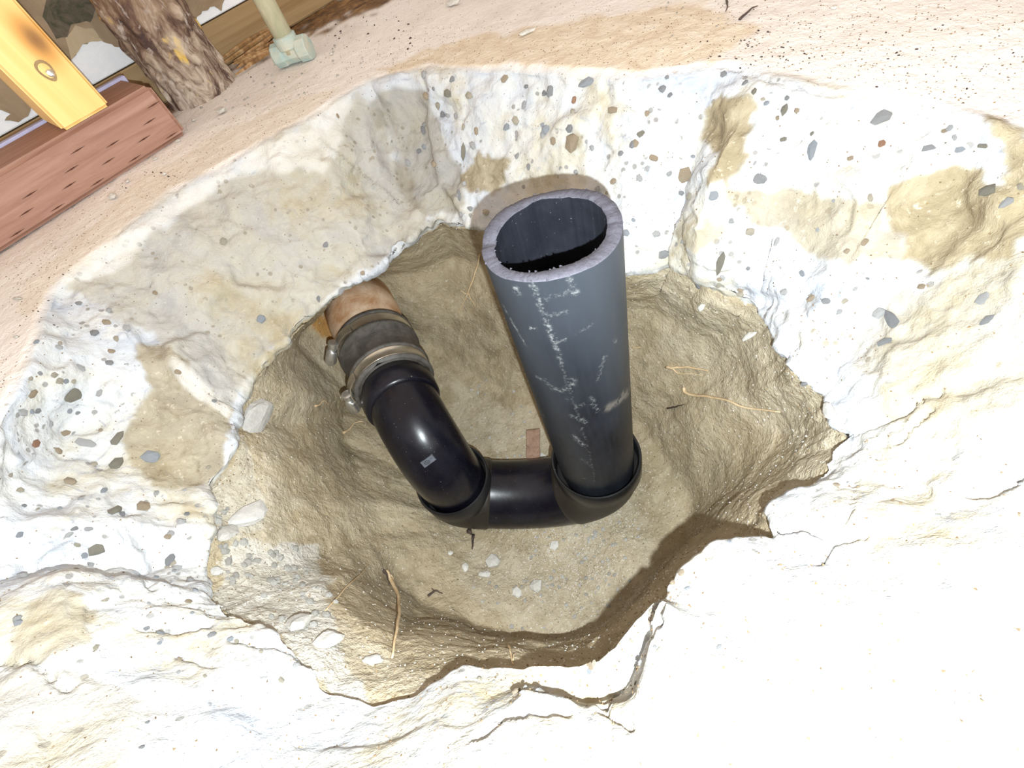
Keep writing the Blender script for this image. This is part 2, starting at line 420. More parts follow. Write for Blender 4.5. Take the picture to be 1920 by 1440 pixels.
TAN = [
 ([(130,545),(200,500),(330,405),(470,320),(590,270),(650,200),(690,160),(735,300),(800,400),(830,412),(768,445),(700,500),(640,535),(550,612),(480,690),(437,770),(380,720),(260,620)], .5),
 ([(862,327),(908,282),(962,313),(925,362),(880,360)], .95),
 ([(1075,235),(1090,255),(1075,285),(1055,270)], .9),
 ([(1310,200),(1350,180),(1410,195),(1422,240),(1405,290),(1375,335),(1330,360),(1345,290),(1300,268)], 1.),
 ([(1640,510),(1690,490),(1660,370),(1720,330),(1800,318),(1845,335),(1880,290),(1830,225),(1925,235),(1990,420),(1850,480),(1780,490),(1740,520),(1700,495)], 1.),
 ([(1350,372),(1420,366),(1560,372),(1660,376),(1690,430),(1680,500),(1600,500),(1500,470),(1430,430),(1400,395)], .75),
 ([(1660,560),(1760,520),(1930,470),(1960,640),(1930,760),(1840,790),(1700,800),(1620,790),(1690,700),(1640,640)], .6),
 ([(1500,600),(1560,590),(1690,640),(1700,690),(1640,700),(1560,670),(1490,640)], .5),
 ([(268,640),(300,655),(400,730),(440,775),(420,850),(385,905),(330,920),(250,880),(245,800),(275,720)], .85),
 ([(40,1140),(110,1105),(185,1150),(170,1230),(60,1262),(10,1225)], .7),
 ([(-20,1250),(120,1240),(230,1300),(220,1450),(-20,1460)], .45),
 ([(1250,455),(1290,430),(1330,410),(1350,440),(1300,470)], .6),
 ([(1540,560),(1500,600),(1440,590),(1470,560)], .3),
]
for n_, (poly, v) in enumerate(TAN): tan = np.maximum(tan, patch(0, poly, 5, n_, 2) * v)
for poly in ([(705,165),(790,170),(830,260),(870,380),(850,405),(800,400),(760,370),(735,300),(700,220)],): grey = np.maximum(grey, patch(0, poly, 5, 30, 3) * .6)
for poly in ([(590,215),(660,190),(650,250),(610,300),(560,270)], [(470,280),(590,240),(600,320),(520,330),(450,310)], [(90,535),(140,505),(330,375),(430,310),(440,330),(330,410),(150,530)], [(437,770),(420,740),(390,720),(330,670),(320,680),(400,760),(430,790)],): lime = np.maximum(lime, patch(0, poly, 4, 40, 3) * .7)
for poly in ([(560,130),(700,120),(900,60),(1180,10),(1330,-20),(1400,60),(1340,122),(1200,135),(1000,125),(850,120),(720,128)],): sand = np.maximum(sand, patch(0, poly, 5, 50, 4) * .85)
sand = np.maximum(sand, patch(0, [(640,150),(560,230),(430,300),(310,365),(180,470),(110,530),(60,600),(30,560),(150,430),(300,300),(450,220),(560,170)], 4, 55, 5) * .35)
for poly in ([(420,135),(500,95),(520,60),(600,50),(700,10),(760,-40),(600,-60),(430,60),(380,100)], [(200,190),(330,215),(345,180),(280,120),(160,160)]): dirt = np.maximum(dirt, patch(0, poly, 5, 60, 2))
# cracks, and grooves shaped in to stand for step shadows, along polylines
CR = [([(1572,822),(1640,795),(1700,765),(1760,735)], 2.2, .0035), ([(1680,830),(1700,800),(1740,770)], 2.2, .003), ([(1925,850),(1900,900),(1860,915),(1820,920)], 3.5, .005),
 ([(1440,1000),(1500,985),(1560,1008)], 3, .004), ([(1535,1050),(1560,1010),(1620,995)], 2.6, .004), ([(1238,1100),(1225,1160),(1190,1230),(1165,1275),(1125,1320)], 4.5, .006),
 ([(900,1375),(930,1340),(1000,1325),(1060,1330)], 4, .005), ([(1130,1330),(1180,1360)], 2, .003), ([(0,1240),(60,1235),(130,1290)], 3, .003), ([(440,1195),(520,1205),(590,1235)], 4, .004),
 ([(600,265),(640,300),(720,360),(745,385)], -3, .004), ([(230,990),(260,1050),(290,1100)], 5, .005), ([(330,1225),(400,1245)], 2.5, .003), ([(1600,900),(1590,960),(1560,1008)], 2, .0025),
 ([(260,1170),(330,1180),(390,1170)], 3.5, .004), ([(1350,125),(1400,135),(1480,165),(1580,180)], 2.5, .002), ([(1490,355),(1420,330),(1450,290),(1500,262)], 2.5, .003)]
for pts, w, dep in CR:
    x, y, d = SURF[0]; q = np.array([((1 - t) * np.array(a) + t * np.array(b_)) for a, b_ in zip(pts[:-1], pts[1:]) for t in np.linspace(0, 1, 14)])
    ids = np.array([hit(px, py, 0, 5)[1:] for px, py in q]); wp = GC[ids[:, 0], ids[:, 1]]
    lo3, hi3 = wp.min(0) - .02, wp.max(0) + .02
    sel = np.where(((GC > lo3) & (GC < hi3)).all(-1)); pp = GC[sel] + (fbm(GC[sel], 90, 3, 90)[:, None] * .0015)
    dm = np.sqrt(((pp[:, None, :] - wp[None]) ** 2).sum(-1)).min(1)
    ww = abs(w) * .00028 + .0005
    GC[sel] -= n0[sel] * (np.sign(w) * dep * np.exp(-(dm / ww) ** 2))[:, None]
pale = np.zeros((NU, NVS)); chalk = np.zeros((NU, NVS)); ochre = np.zeros((NU, NVS))
for poly, v in (([(830,850),(900,740),(980,760),(1040,840),(1000,870),(930,850),(880,830)], .45), ([(1050,980),(1180,940),(1230,1000),(1150,1150),(1000,1180),(900,1130),(900,1010)], .45), ([(500,700),(620,640),(640,700),(560,800),(520,900),(470,760)], .35),
                ([(1180,540),(1300,520),(1430,600),(1460,700),(1540,740),(1550,850),(1440,930),(1400,800),(1300,700),(1220,660)], .45), ([(500,870),(560,930),(540,1010),(590,1100),(700,1200),(860,1240),(760,1310),(640,1260),(500,1150),(430,1050),(430,900)], .6)):
    pale = np.maximum(pale, patch(1, poly, 5, 3, 14) * v)
for poly, v in (([(420,1040),(470,1010),(590,1015),(620,1080),(640,1160),(660,1240),(690,1310),(610,1280),(530,1190),(400,1120)], .8), ([(420,870),(445,800),(480,900),(500,990),(440,1010),(400,980)], .35)): chalk = np.maximum(chalk, patch(1, poly, 6, 7, 3) * v)
ochre = np.maximum(ochre, patch(1, [(600,605),(630,605),(632,640),(600,635)], 2, 5, 2) * .8); ochre = np.maximum(ochre, patch(1, [(640,560),(720,540),(740,590),(650,600)], 3, 5, 3) * .5)

M_CON = mat_concrete(); M_SOIL = mat_soil()
fc = grid_faces(NU, NVC, True); fs = grid_faces(NU, NVS, True)
if flip_c: fc = fc[:, ::-1]
if flip_s: fs = fs[:, ::-1]
slab = new_obj('floor', GC.reshape(-1, 3), fc, M_CON, None, False, dict(broken=broken, tan=tan, grey=grey, sand=sand, dirt=dirt, lime=lime))
tag(slab, 'broken concrete slab with a ragged hole knocked through it', kind='structure')
pit = new_obj('soil_pit', GS.reshape(-1, 3), fs, M_SOIL, None, True, dict(pale=pale, chalk=chalk, ochre=ochre))
tag(pit, 'brown damp soil walls and bottom of the hole under the slab', kind='structure')
slab.data.polygons.foreach_set('use_smooth', np.ones(len(slab.data.polygons), bool))
# ------------------------------------------------------------------ rocks and stones
def rock(seed, dims, sub=1, cuts=9, flat=True):
    bm = bmesh.new(); bmesh.ops.create_icosphere(bm, subdivisions=sub, radius=1); r = random.Random(seed)
    pl = []
    for _ in range(cuts):
        v = Vector((r.gauss(0, 1), r.gauss(0, 1), r.gauss(0, 1))).normalized(); pl.append((v, r.uniform(.55, .9)))
    for v in bm.verts:
        for n, d in pl:
            k = v.co.dot(n)
            if k > d: v.co -= n * (k - d)
        v.co += Vector((r.uniform(-1, 1), r.uniform(-1, 1), r.uniform(-1, 1))) * .06
        v.co = Vector((v.co.x * dims[0], v.co.y * dims[1], v.co.z * dims[2]))
    me = bpy.data.meshes.new('rock'); bm.to_mesh(me); bm.free(); return me
def frame(n, ang):
    n = Vector(n).normalized(); a = Vector((1, 0, 0)) if abs(n.x) < .8 else Vector((0, 1, 0))
    t = (a - n * a.dot(n)).normalized(); b_ = n.cross(t); c, s = math.cos(ang), math.sin(ang)
    X = t * c + b_ * s; Y = n.cross(X); return Matrix((X, Y, n)).transposed().to_4x4()
STM = {k: mat_stone('aggregate_' + k, a, b_) for k, (a, b_) in dict(grey=((.21, .215, .235), (.32, .32, .335)), tan=((.36, .27, .17), (.42, .32, .22)), blue=((.28, .31, .36), (.36, .39, .44)),
        rust=((.30, .12, .06), (.36, .18, .09)), olive=((.19, .175, .13), (.27, .245, .19)), pale=((.40, .40, .42), (.52, .52, .52)), pale2=((.40, .36, .28), (.50, .44, .34))).items()}
RM = {k: [rock(i * 7 + len(k), (1, 1, .5), 1) for i in range(5)] for k in STM}
for k in RM:
    for me in RM[k]: me.materials.append(STM[k])
AGG = [(840,175,24,16,'olive'),(847,150,16,12,'grey'),(1032,170,20,24,'grey'),(985,162,16,8,'grey'),(1078,187,14,16,'rust'),(1150,207,24,14,'tan'),(1100,155,44,18,'blue'),(870,285,16,34,'olive'),
 (1023,242,27,20,'blue'),(1076,268,36,36,'tan'),(1200,253,20,12,'olive'),(1032,267,14,14,'tan'),(950,240,18,14,'blue'),(830,215,18,14,'grey'),(893,245,12,16,'tan'),(990,312,14,14,'grey'),(870,345,14,10,'pale'),
 (1240,165,20,14,'grey'),(1250,146,12,8,'grey'),(1357,140,14,11,'grey'),(1395,158,16,9,'grey'),(1414,173,14,12,'olive'),(1470,205,17,22,'olive'),(1492,206,12,12,'tan'),(1648,222,46,26,'grey'),(1522,280,24,40,'blue'),
 (1456,220,10,10,'tan'),(1740,280,24,16,'grey'),(1798,281,18,12,'blue'),(1845,274,24,10,'olive'),(1772,243,14,10,'tan'),(1285,330,30,30,'tan'),(1337,368,20,20,'blue'),(1425,335,30,24,'grey'),(1853,355,28,28,'olive'),
 (1350,495,18,50,'olive'),(1243,478,24,18,'grey'),(1656,268,14,14,'rust'),(1523,250,10,8,'olive'),(1594,300,12,10,'tan'),(1470,262,14,10,'olive'),(1672,598,24,50,'grey'),(1660,640,30,14,'grey'),(1852,600,32,14,'grey'),(1645,590,26,22,'pale'),
 (1520,560,24,12,'tan'),(1545,565,18,14,'grey'),(1500,730,14,20,'grey'),(133,741,46,26,'olive'),(215,955,16,34,'olive'),(220,822,18,36,'olive'),(152,690,22,12,'pale'),(207,681,16,12,'grey'),(130,772,12,10,'blue'),(145,773,10,8,'grey'),(65,833,20,14,'rust'),
 (60,740,26,12,'tan'),(110,845,14,18,'tan'),(150,570,16,10,'grey'),(178,625,20,16,'grey'),(220,870,26,30,'olive'),(285,857,46,28,'blue'),(165,830,40,16,'pale'),(110,650,16,12,'pale'),(70,640,12,12,'blue'),(180,1030,34,28,'olive'),
 (48,950,12,8,'grey'),(130,905,22,18,'tan'),(40,1000,16,14,'blue'),(270,950,30,20,'tan'),(320,1050,18,26,'grey'),(140,990,14,10,'grey'),(300,1185,24,12,'grey'),(275,1350,10,8,'grey'),(265,1400,12,10,'grey'),(335,700,14,10,'tan'),
 (610,460,12,14,'grey'),(860,365,10,26,'grey'),(880,392,18,10,'grey'),(600,560,10,14,'grey'),(640,545,24,12,'pale'),(1300,560,14,20,'grey'),(1230,440,18,14,'pale'),(1590,470,14,10,'tan'),(1840,560,30,20,'pale'),(1890,380,30,18,'pale')]
n_st = 0
def place_stone(pos, nrm, w, h, ang, kind, par, name='aggregate_stone', lift=.12):
    o = bpy.data.objects.new(name, random.choice(RM[kind])); COL.objects.link(o); o.parent = par
    s = Matrix.Diagonal((w / 2, h / 2, min(w, h) * .55, 1)); o.matrix_world = Matrix.Translation(Vector(pos) + Vector(nrm) * min(w, h) * lift) @ frame(nrm, ang) @ s
    return o
def px_frame(pos, nrm):                     # angle of the picture's x direction in the stone's own frame
    X = Vector((M @ np.array([1, 0, 0])).tolist()); Fm = frame(nrm, 0).to_3x3()
    return math.atan2(X.dot(Fm.col[1]), X.dot(Fm.col[0]))
for (px, py, w, h, k) in AGG:
    p, n = spos(px, py, 0); d = proj(p)[2]; s = d / F
    place_stone(p, n, w * s, h * s * 1.15, px_frame(p, n) + random.uniform(-.2, .2), k, slab); n_st += 1
# random smaller pieces all over the fractured face
cand = [(i, j) for i, j in zip(rng.integers(0, NU, 6000), rng.integers(st[4] + 2, st[7] - 1, 6000))]
kinds = ['pale', 'grey', 'pale', 'tan', 'blue', 'pale2', 'pale', 'pale2']
for (i, j) in cand:
    if n_st >= 295: break
    x, y, d = (a[i, j] for a in SURF[0])
    if not (0 < x < 1920 and 0 < y < 1300 and d > .1) or tan[i, j] > .4 and random.random() < .93: continue
    if x > 1250 and y > 700 and random.random() < .8: continue
    n = n0[i, j]; w = random.uniform(9, 20) * d / F
    place_stone(GC[i, j], n, w, w * random.uniform(.6, 1.1), random.uniform(0, 6), random.choice(kinds), slab); n_st += 1

# ------------------------------------------------------------------ tubes
def sweep(path, radii, seg=64, cap=True, up=None):
    path = [np.asarray(p, float) for p in path]; V = []; n = len(path)
    T = [path[min(i + 1, n - 1)] - path[max(i - 1, 0)] for i in range(n)]; T = [t / max(np.linalg.norm(t), 1e-9) for t in T]
    ref = np.array(up if up is not None else ([0, 0, 1] if abs(T[0][2]) < .9 else [1, 0, 0]), float); a = ref - T[0] * ref.dot(T[0]); a /= np.linalg.norm(a)
    for i in range(n):
        a = a - T[i] * a.dot(T[i]); a /= np.linalg.norm(a); b_ = np.cross(T[i], a)
        for k in range(seg):
            t = 2 * math.pi * k / seg; V.append(path[i] + radii[i] * (math.cos(t) * a + math.sin(t) * b_))
    Fc = [[i * seg + k, i * seg + (k + 1) % seg, (i + 1) * seg + (k + 1) % seg, (i + 1) * seg + k] for i in range(n - 1) for k in range(seg)]
    if cap: Fc += [list(range(seg))[::-1], [(n - 1) * seg + k for k in range(seg)]]
    return V, Fc
M_PIPE = mat_abs('scuffed_black_plastic', (.006, .007, .011), .45, True)
M_CUT = mat_simple('sawn_grey_plastic', (.060, .058, .075), (.10, .095, .12), 400, .7)
M_INN = mat_abs('inner_black_plastic', (.012, .013, .018), .4)
M_ABS = mat_abs('glossy_black_plastic', (.0035, .0035, .007), .26)
M_ABS2 = mat_abs('dull_black_plastic', (.009, .009, .010), .38)
M_ABS3 = mat_abs('dusty_black_plastic', (.016, .013, .010), .42)
# riser pipe
C1 = np.array([.0395, .158]); RO, RI, ZT, ZB = .03015, .0243, .007, -.224
ns, nz = 320, 420
th = np.arange(ns) / ns * 2 * np.pi
az0 = math.atan2(C1[1], C1[0]); rel = (th - az0 + np.pi) % (2 * np.pi) - np.pi      # 0 = far side of the pipe
ztop = ZT + .0008 * np.sin(3 * th + 1) + .0004 * fbm(np.stack([np.cos(th) * 8, np.sin(th) * 8, th * 0], -1), 1, 4, 2)
ztop += -.0016 * np.exp(-((rel - 1.45) / .10) ** 2)
ri = RI + .0007 * np.sin(th * 2 + .6) - .0011 * np.exp(-((rel + .9) / .7) ** 2) + .0022 * np.exp(-((rel - .05) / .22) ** 2) - .0010 * np.exp(-((rel - .9) / .5) ** 2) + .0004 * fbm(np.stack([np.cos(th) * 9, np.sin(th) * 9, th * 0 + 4], -1), 1.5, 4, 5, .7)
def ring(r, z): return np.stack([C1[0] + np.cos(th) * r, C1[1] + np.sin(th) * r, z + 0 * th], -1)
zs = np.linspace(0, 1, nz)
GP = np.stack([ring(RO, ztop - .0006 + (ZB - ztop) * t) for t in zs], 1)
ths = GP.reshape(-1, 3); rr = np.arctan2(ths[:, 1] - C1[1], ths[:, 0] - C1[0])
def cylhit(px, py):
    r = M @ np.array([px - 960, py - 720, F]); r /= np.linalg.norm(r); a = r[0] ** 2 + r[1] ** 2; b_ = -(r[0] * C1[0] + r[1] * C1[1]); c = C1 @ C1 - RO ** 2
    dsc = max(b_ * b_ - a * c, 0); t = (-b_ - math.sqrt(dsc)) / a; p = EYE + r * t
    return np.array([math.atan2(p[1] - C1[1], p[0] - C1[0]) * RO, p[2]])
uv = np.stack([rr * RO, ths[:, 2]], -1)
# camera side lies near angle az0+pi; keep that branch continuous
cs = az0 - math.pi
uv[:, 0] = ((rr - cs + np.pi) % (2 * np.pi) - np.pi) * RO
def scuff(paths):
    out = np.zeros(len(uv))
    for pts, w, v in paths:
        q = np.array([cylhit(*((1 - t) * np.array(a) + t * np.array(b_))) for a, b_ in zip(pts[:-1], pts[1:]) for t in np.linspace(0, 1, 24)])
        q[:, 0] = ((q[:, 0] / RO - cs + np.pi) % (2 * np.pi) - np.pi) * RO
        dm = np.full(len(uv), 9.)
        q = q + np.random.default_rng(len(pts)).normal(size=q.shape) * .0005
        for s_ in q: dm = np.minimum(dm, (uv[:, 0] - s_[0]) ** 2 + (uv[:, 1] - s_[1]) ** 2)
        out = np.maximum(out, v * np.exp(-dm / (w * w * .55)))
    return out
SC = [([(1000,535),(1010,565),(1022,590),(1030,620),(1040,645),(1052,680)], .0010, 1.), ([(1052,680),(1060,710),(1078,760),(1085,790)], .0006, .7), ([(1090,800),(1105,850),(1115,905)], .0007, .9),
 ([(943,572),(955,595),(965,612),(985,647)], .0009, 1.2), ([(965,540),(971,550)], .0012, 1.2), ([(993,614),(1006,618)], .0006, 1.2), ([(1020,560),(1050,552),(1075,546)], .0006, .6), ([(1068,520),(1075,548),(1082,548)], .0009, .8),
 ([(1028,590),(1050,588),(1065,584)], .0006, .6), ([(1045,642),(1062,636)], .0006, .8), ([(1022,712),(1035,727),(1055,733),(1072,722),(1073,712)], .0016, .75), ([(1134,668),(1128,690),(1122,710)], .0008, .8), ([(1108,745),(1116,760),(1121,771)], .0012, .8),
 ([(1064,745),(1080,765),(1095,757)], .0012, .6), ([(1070,780),(1090,785),(1098,792)], .0014, .7), ([(1075,817),(1086,828),(1094,834)], .0014, 1.3), ([(1002,760),(1020,780)], .0014, .5), ([(1090,860),(1112,875)], .0012, .5), ([(1080,625),(1112,608)], .0006, .5),
 ([(1005,705),(1015,712)], .0008, .9), ([(1150,635),(1157,640)], .0006, .5), ([(1090,896),(1097,897)], .0006, 1.)]
scf = np.clip(scuff(SC), 0, 1.3)
mud = np.clip(scuff([([(1140,765),(1160,752),(1176,738)], .0032, 1.), ([(1165,742),(1180,735)], .003, .9)]), 0, 1) * (fbm(ths, 500, 3, 14) > -.25)
hz = np.clip((ths[:, 2] + .15) / .15, 0, 1) * .75 + .1
hz = np.clip(hz + fbm(ths * np.array([1, 1, .25]), 60, 4, 15) * .5, 0, 1)
riser = empty('drain_pipe', (C1[0], C1[1], ZB), 'tall open-ended black plastic pipe standing upright in the right socket of the bend', 'pipe')
fp = grid_faces(ns, nz, True)
pw = new_obj('pipe_wall', ths, fp[:, ::-1], M_PIPE, None, True, dict(scuff=scf, mud=mud, haze=hz)); adopt(pw, riser)
GR = np.stack([ring(RO, ztop - .0006), ring(RO - .0004, ztop), ring((RO + RI) / 2, ztop + .0001), ring(ri + .0004, ztop), ring(ri, ztop - .0006)], 1)
GR[:, 1:4, 2] += fbm(GR[:, 1:4] * 1., 700, 3, 3) * .0004
o = new_obj('cut_rim', GR.reshape(-1, 3), grid_faces(ns, 5, True)[:, ::-1], M_CUT, None, True); o['label'] = 'rough sawn grey rim with burrs'; adopt(o, riser)
GI = np.stack([np.stack([C1[0] + np.cos(th) * (ri * (1 - t) + RI * t), C1[1] + np.sin(th) * (ri * (1 - t) + RI * t), (ztop - .0006) * (1 - t ** 1.5) + ZB * t ** 1.5], -1) for t in np.linspace(0, 1, 40)], 1)
o = new_obj('inner_wall', GI.reshape(-1, 3), grid_faces(ns, 40, True), M_INN, None, True); adopt(o, riser)
# small burr chips hanging on the rim
V = []; Fc = []
for _ in range(26):
    a = random.uniform(0, 2 * math.pi); k = int(a / (2 * math.pi) * ns) % ns; r = random.choice([ri[k], RO]) + random.uniform(-.0004, .0004)
    c = np.array([C1[0] + math.cos(a) * r, C1[1] + math.sin(a) * r, ztop[k] + .0001]); b0 = len(V)
    for q in ((0, 0, .0007), (.0009, .0002, -.0004), (-.0005, .0008, -.0003), (-.0005, -.0008, -.0004)): V.append(c + np.array(q) * random.uniform(.3, 1.1))
    Fc += [[b0, b0 + 1, b0 + 2], [b0, b0 + 2, b0 + 3], [b0, b0 + 3, b0 + 1], [b0 + 1, b0 + 3, b0 + 2]]
adopt(tag(new_obj('burr', V, Fc, M_CUT), kind='stuff'), riser)

# U bend
Z1, Z2 = -.213, -.236
C2 = P(847, 897, Z2)[:2]
bend = empty('trap_bend', (C1[0] * .5 + C2[0] * .5, C1[1] * .5 + C2[1] * .5, -.31), 'glossy black plastic U-shaped trap bend lying in the bottom of the pit', 'pipe fitting')
def hub(c, zt, ro, ri_, depth, seg=128):
    prof = [(ro - .003, zt - depth - .006), (ro, zt - depth), (ro, zt - .0008), (ro - .0006, zt), (ri_ + .0006, zt), (ri_, zt - .0008), (ri_ - .0002, zt - depth + .002), (ri_ - .004, zt - depth + .002)]
    V = [(c[0] + r * math.cos(2 * math.pi * k / seg), c[1] + r * math.sin(2 * math.pi * k / seg), z) for r, z in prof for k in range(seg)]
    Fc = [[i * seg + k, i * seg + (k + 1) % seg, (i + 1) * seg + (k + 1) % seg, (i + 1) * seg + k] for i in range(len(prof) - 1) for k in range(seg)]
    return V, Fc
path = []; HD = .020
mid = np.array([*(C1 + C2) / 2, 0]); half = np.array([*(C1 - C2) / 2, 0]); zb = -.284
path.append(np.array([*C1, Z1 - HD + .004])); path.append(np.array([*C1, Z1 - HD - .002]))
for t in np.linspace(0, math.pi, 60):
    zt = (Z1 - HD - .004) * (1 + math.cos(t)) / 2 + (Z2 - HD - .004) * (1 - math.cos(t)) / 2
    path.append(mid + half * math.cos(t) + np.array([0, 0, zt + (zb - zt) * math.sin(t) ** .95]))
path.append(np.array([*C2, Z2 - HD - .002])); path.append(np.array([*C2, Z2 - HD + .004]))
rad = [.0335 - .0012 * math.sin(math.pi * i / (len(path) - 1)) for i in range(len(path))]
V, Fc = sweep(path[18:46], [.0325] * 28, 96, False)
adopt(new_obj('bend_tube', V, Fc, M_ABS, None, True), bend)
for sl in (slice(0, 21), slice(44, len(path))):
    pp = path[sl]; rr_ = [.0336] * len(pp); rr_[-1 if sl.start == 0 else 0] = .0322
    V, Fc = sweep(pp, rr_, 96, False); o = new_obj('collar', V, Fc, M_ABS3, None, True); o['label'] = 'dull dusty collar below the socket'; adopt(o, bend)
for c, z in ((C1, Z1), (C2, Z2)):
    V, Fc = hub(c, z, .0362 if z == Z1 else .0343, .0338 if z == Z1 else .0316, HD); h_ = new_obj('socket', V, Fc, M_ABS2, None, False); adopt(h_, bend)
    h_.data.polygons.foreach_set('use_smooth', np.ones(len(h_.data.polygons), bool)); md = h_.modifiers.new('e', 'EDGE_SPLIT'); md.split_angle = math.radians(40)
# elbow and arm
ZA = -.171
A1 = P(690, 610, ZA); ad = A1[:2] - C2; ad = ad / np.linalg.norm(ad); ad3 = np.array([*ad, 0.])
RB = .052
elb = empty('trap_elbow', (C2[0], C2[1], Z2 - .012), 'glossy black plastic elbow rising from the left socket and turning toward the wall', 'pipe fitting')
path = [np.array([*C2, Z2 - .014]), np.array([*C2, Z2 - .004])]
for t in np.linspace(0, math.pi / 2, 40): path.append(np.array([*C2, ZA - RB]) + ad3 * RB * (1 - math.cos(t)) + np.array([0, 0, RB * math.sin(t)]))
def tt(px, py): return float((P(px, py, ZA)[:2] - C2) @ ad)
tH0, tH1, tR0, tB1, tB2, tEnd = tt(772, 768), tt(762, 738), tt(748, 720), tt(733, 697), tt(704, 625), tt(694, 592)
tH0, tH1, tR0, tB1, tB2, tEnd = .047, .065, .072, .0805, .122, .139
A = lambda t: np.array([*C2, ZA]) + ad3 * t
path += [A(RB + (tH0 + .004 - RB) * t) for t in (.33, .66, 1)]
V, Fc = sweep(path, [.0294] * len(path), 96, True)
adopt(new_obj('elbow_tube', V, Fc, M_ABS, None, True), elb)
def lathe_axis(prof, seg=96):
    V, Fc = sweep([A(t) for t, r in prof], [r for t, r in prof], seg, False); return V, Fc
V, Fc = lathe_axis([(tH0 - .0008, .0290), (tH0, .0312), (tH0 + .002, .0325), (tH1 - .0012, .0331), (tH1 - .0002, .0326), (tH1, .0316), (tH1, .0292)])
adopt(new_obj('socket', V, Fc, M_ABS, None, True), elb)
# moulded plate with a ring mark on the elbow
def axhit(px, py, r0):
    """first point of a picture ray inside radius r0 of the elbow's centre line"""
    r = M @ np.array([px - 960, py - 720, F]); r /= np.linalg.norm(r); pth = np.array(path)
    for t in np.linspace(.2, .6, 2500):
        q = EYE + r * t; dd = np.linalg.norm(pth - q, axis=1); i = dd.argmin()
        if dd[i] < r0 + .0003: return q, (q - pth[i]) / max(dd[i], 1e-6)
    return EYE + r * .37, -r
path = [np.array(a * (1 - t) + b_ * t) for a, b_ in zip(path[:-1], path[1:]) for t in np.linspace(0, 1, 6, endpoint=False)]
q0, nn = axhit(803, 865, .0294); Fm = frame(nn, px_frame(q0, nn) + .62)
V = []; Fc = []
for (a, b_, c) in [(-1, -1, 0), (1, -1, 0), (1, 1, 0), (-1, 1, 0), (-.92, -.85, 1), (.92, -.85, 1), (.92, .85, 1), (-.92, .85, 1)]:
    V.append(Vector(q0) + Fm.to_3x3() @ Vector((a * .0058, b_ * .0030, c * .0008 - .0006)))
Fc = [[4, 5, 6, 7], [0, 1, 5, 4], [1, 2, 6, 5], [2, 3, 7, 6], [3, 0, 4, 7]]
pl_ = new_obj('moulded_plate', V, Fc, mat_simple('reflection_grey_plastic', (.05, .055, .07), (.09, .095, .12), 300, .4)); pl_['label'] = 'small raised rectangle with an oval mark'; adopt(pl_, elb)  # lighter grey paints the bluish reflection into the plate's colour
rp = [Vector(q0) + Fm.to_3x3() @ Vector((-.0012 + .0019 * math.cos(a), .0014 * math.sin(a), .0004)) for a in np.linspace(0, 2 * math.pi, 25)]
V, Fc = sweep([np.array(p) for p in rp], [.0003] * 25, 6, False, up=nn)
rp2 = [Vector(q0) + Fm.to_3x3() @ Vector((-.0012 + .0006 * t, .0002 * t, .0004)) for t in (-1, 0, 1)]
V2, F2 = sweep([np.array(p) for p in rp2], [.0003] * 3, 6, True, up=nn); Fc += [[a + len(V) for a in f] for f in F2]; V += V2
o = new_obj('moulded_mark', V, Fc, M_INN); adopt(o, elb); bpy.context.view_layer.update(); o.parent = pl_; o.matrix_parent_inverse = pl_.matrix_world.inverted()

# short pipe stub between elbow and coupling
V, Fc = sweep([A(tH1 - .008), A(tR0 + .006)], [.0301] * 2, 96, True)
nip = new_obj('pipe_nipple', V, Fc, M_ABS2, None, True); tag(nip, 'short dull black pipe piece between the elbow and the rubber coupling', 'pipe')
# rubber coupling with clamps
M_RUB = mat_simple('dusty_rubber', (.030, .028, .026), (.11, .10, .088), 90, .62, 0, .0005)
M_STEEL = mat_simple('stainless_band', (.55, .50, .42), (.72, .68, .60), 60, .28, .9, .0001, (1, 1, 1))
M_SCREW = mat_simple('zinc_screw', (.55, .55, .54), (.78, .78, .76), 200, .3, .9, .0002)
cou = empty('rubber_coupling', A((tR0 + tEnd) / 2) - np.array([0, 0, .037]), 'black rubber pipe coupling with two steel hose clamps beside the pit wall', 'pipe coupling')
b1a, b1b = tR0 + .0028, tR0 + .0135
b2a, b2b = tB2, tB2 + .0115
prof = [(tR0 + .001, .0303), (tR0, .0330), (tR0 + .0006, .0356), (b1a - .001, .0362), (b1a, .0350), (b1b, .0350), (b1b + .0008, .0368), (b1b + .003, .0372), (b1b + .0045, .0357), (b2a - .006, .0362), (b2a - .0045, .0378), (b2a - .001, .0378), (b2a, .0362), (b2b, .0362), (b2b + .001, .0378), (tEnd - .001, .0378), (tEnd, .0365), (tEnd, .033)]
V, Fc = lathe_axis(prof, 128); adopt(new_obj('sleeve', V, Fc, M_RUB, None, True), cou)
upv = np.array([0, 0, 1.]); sid = np.cross(ad3, upv)          # sid points to the right of the arm
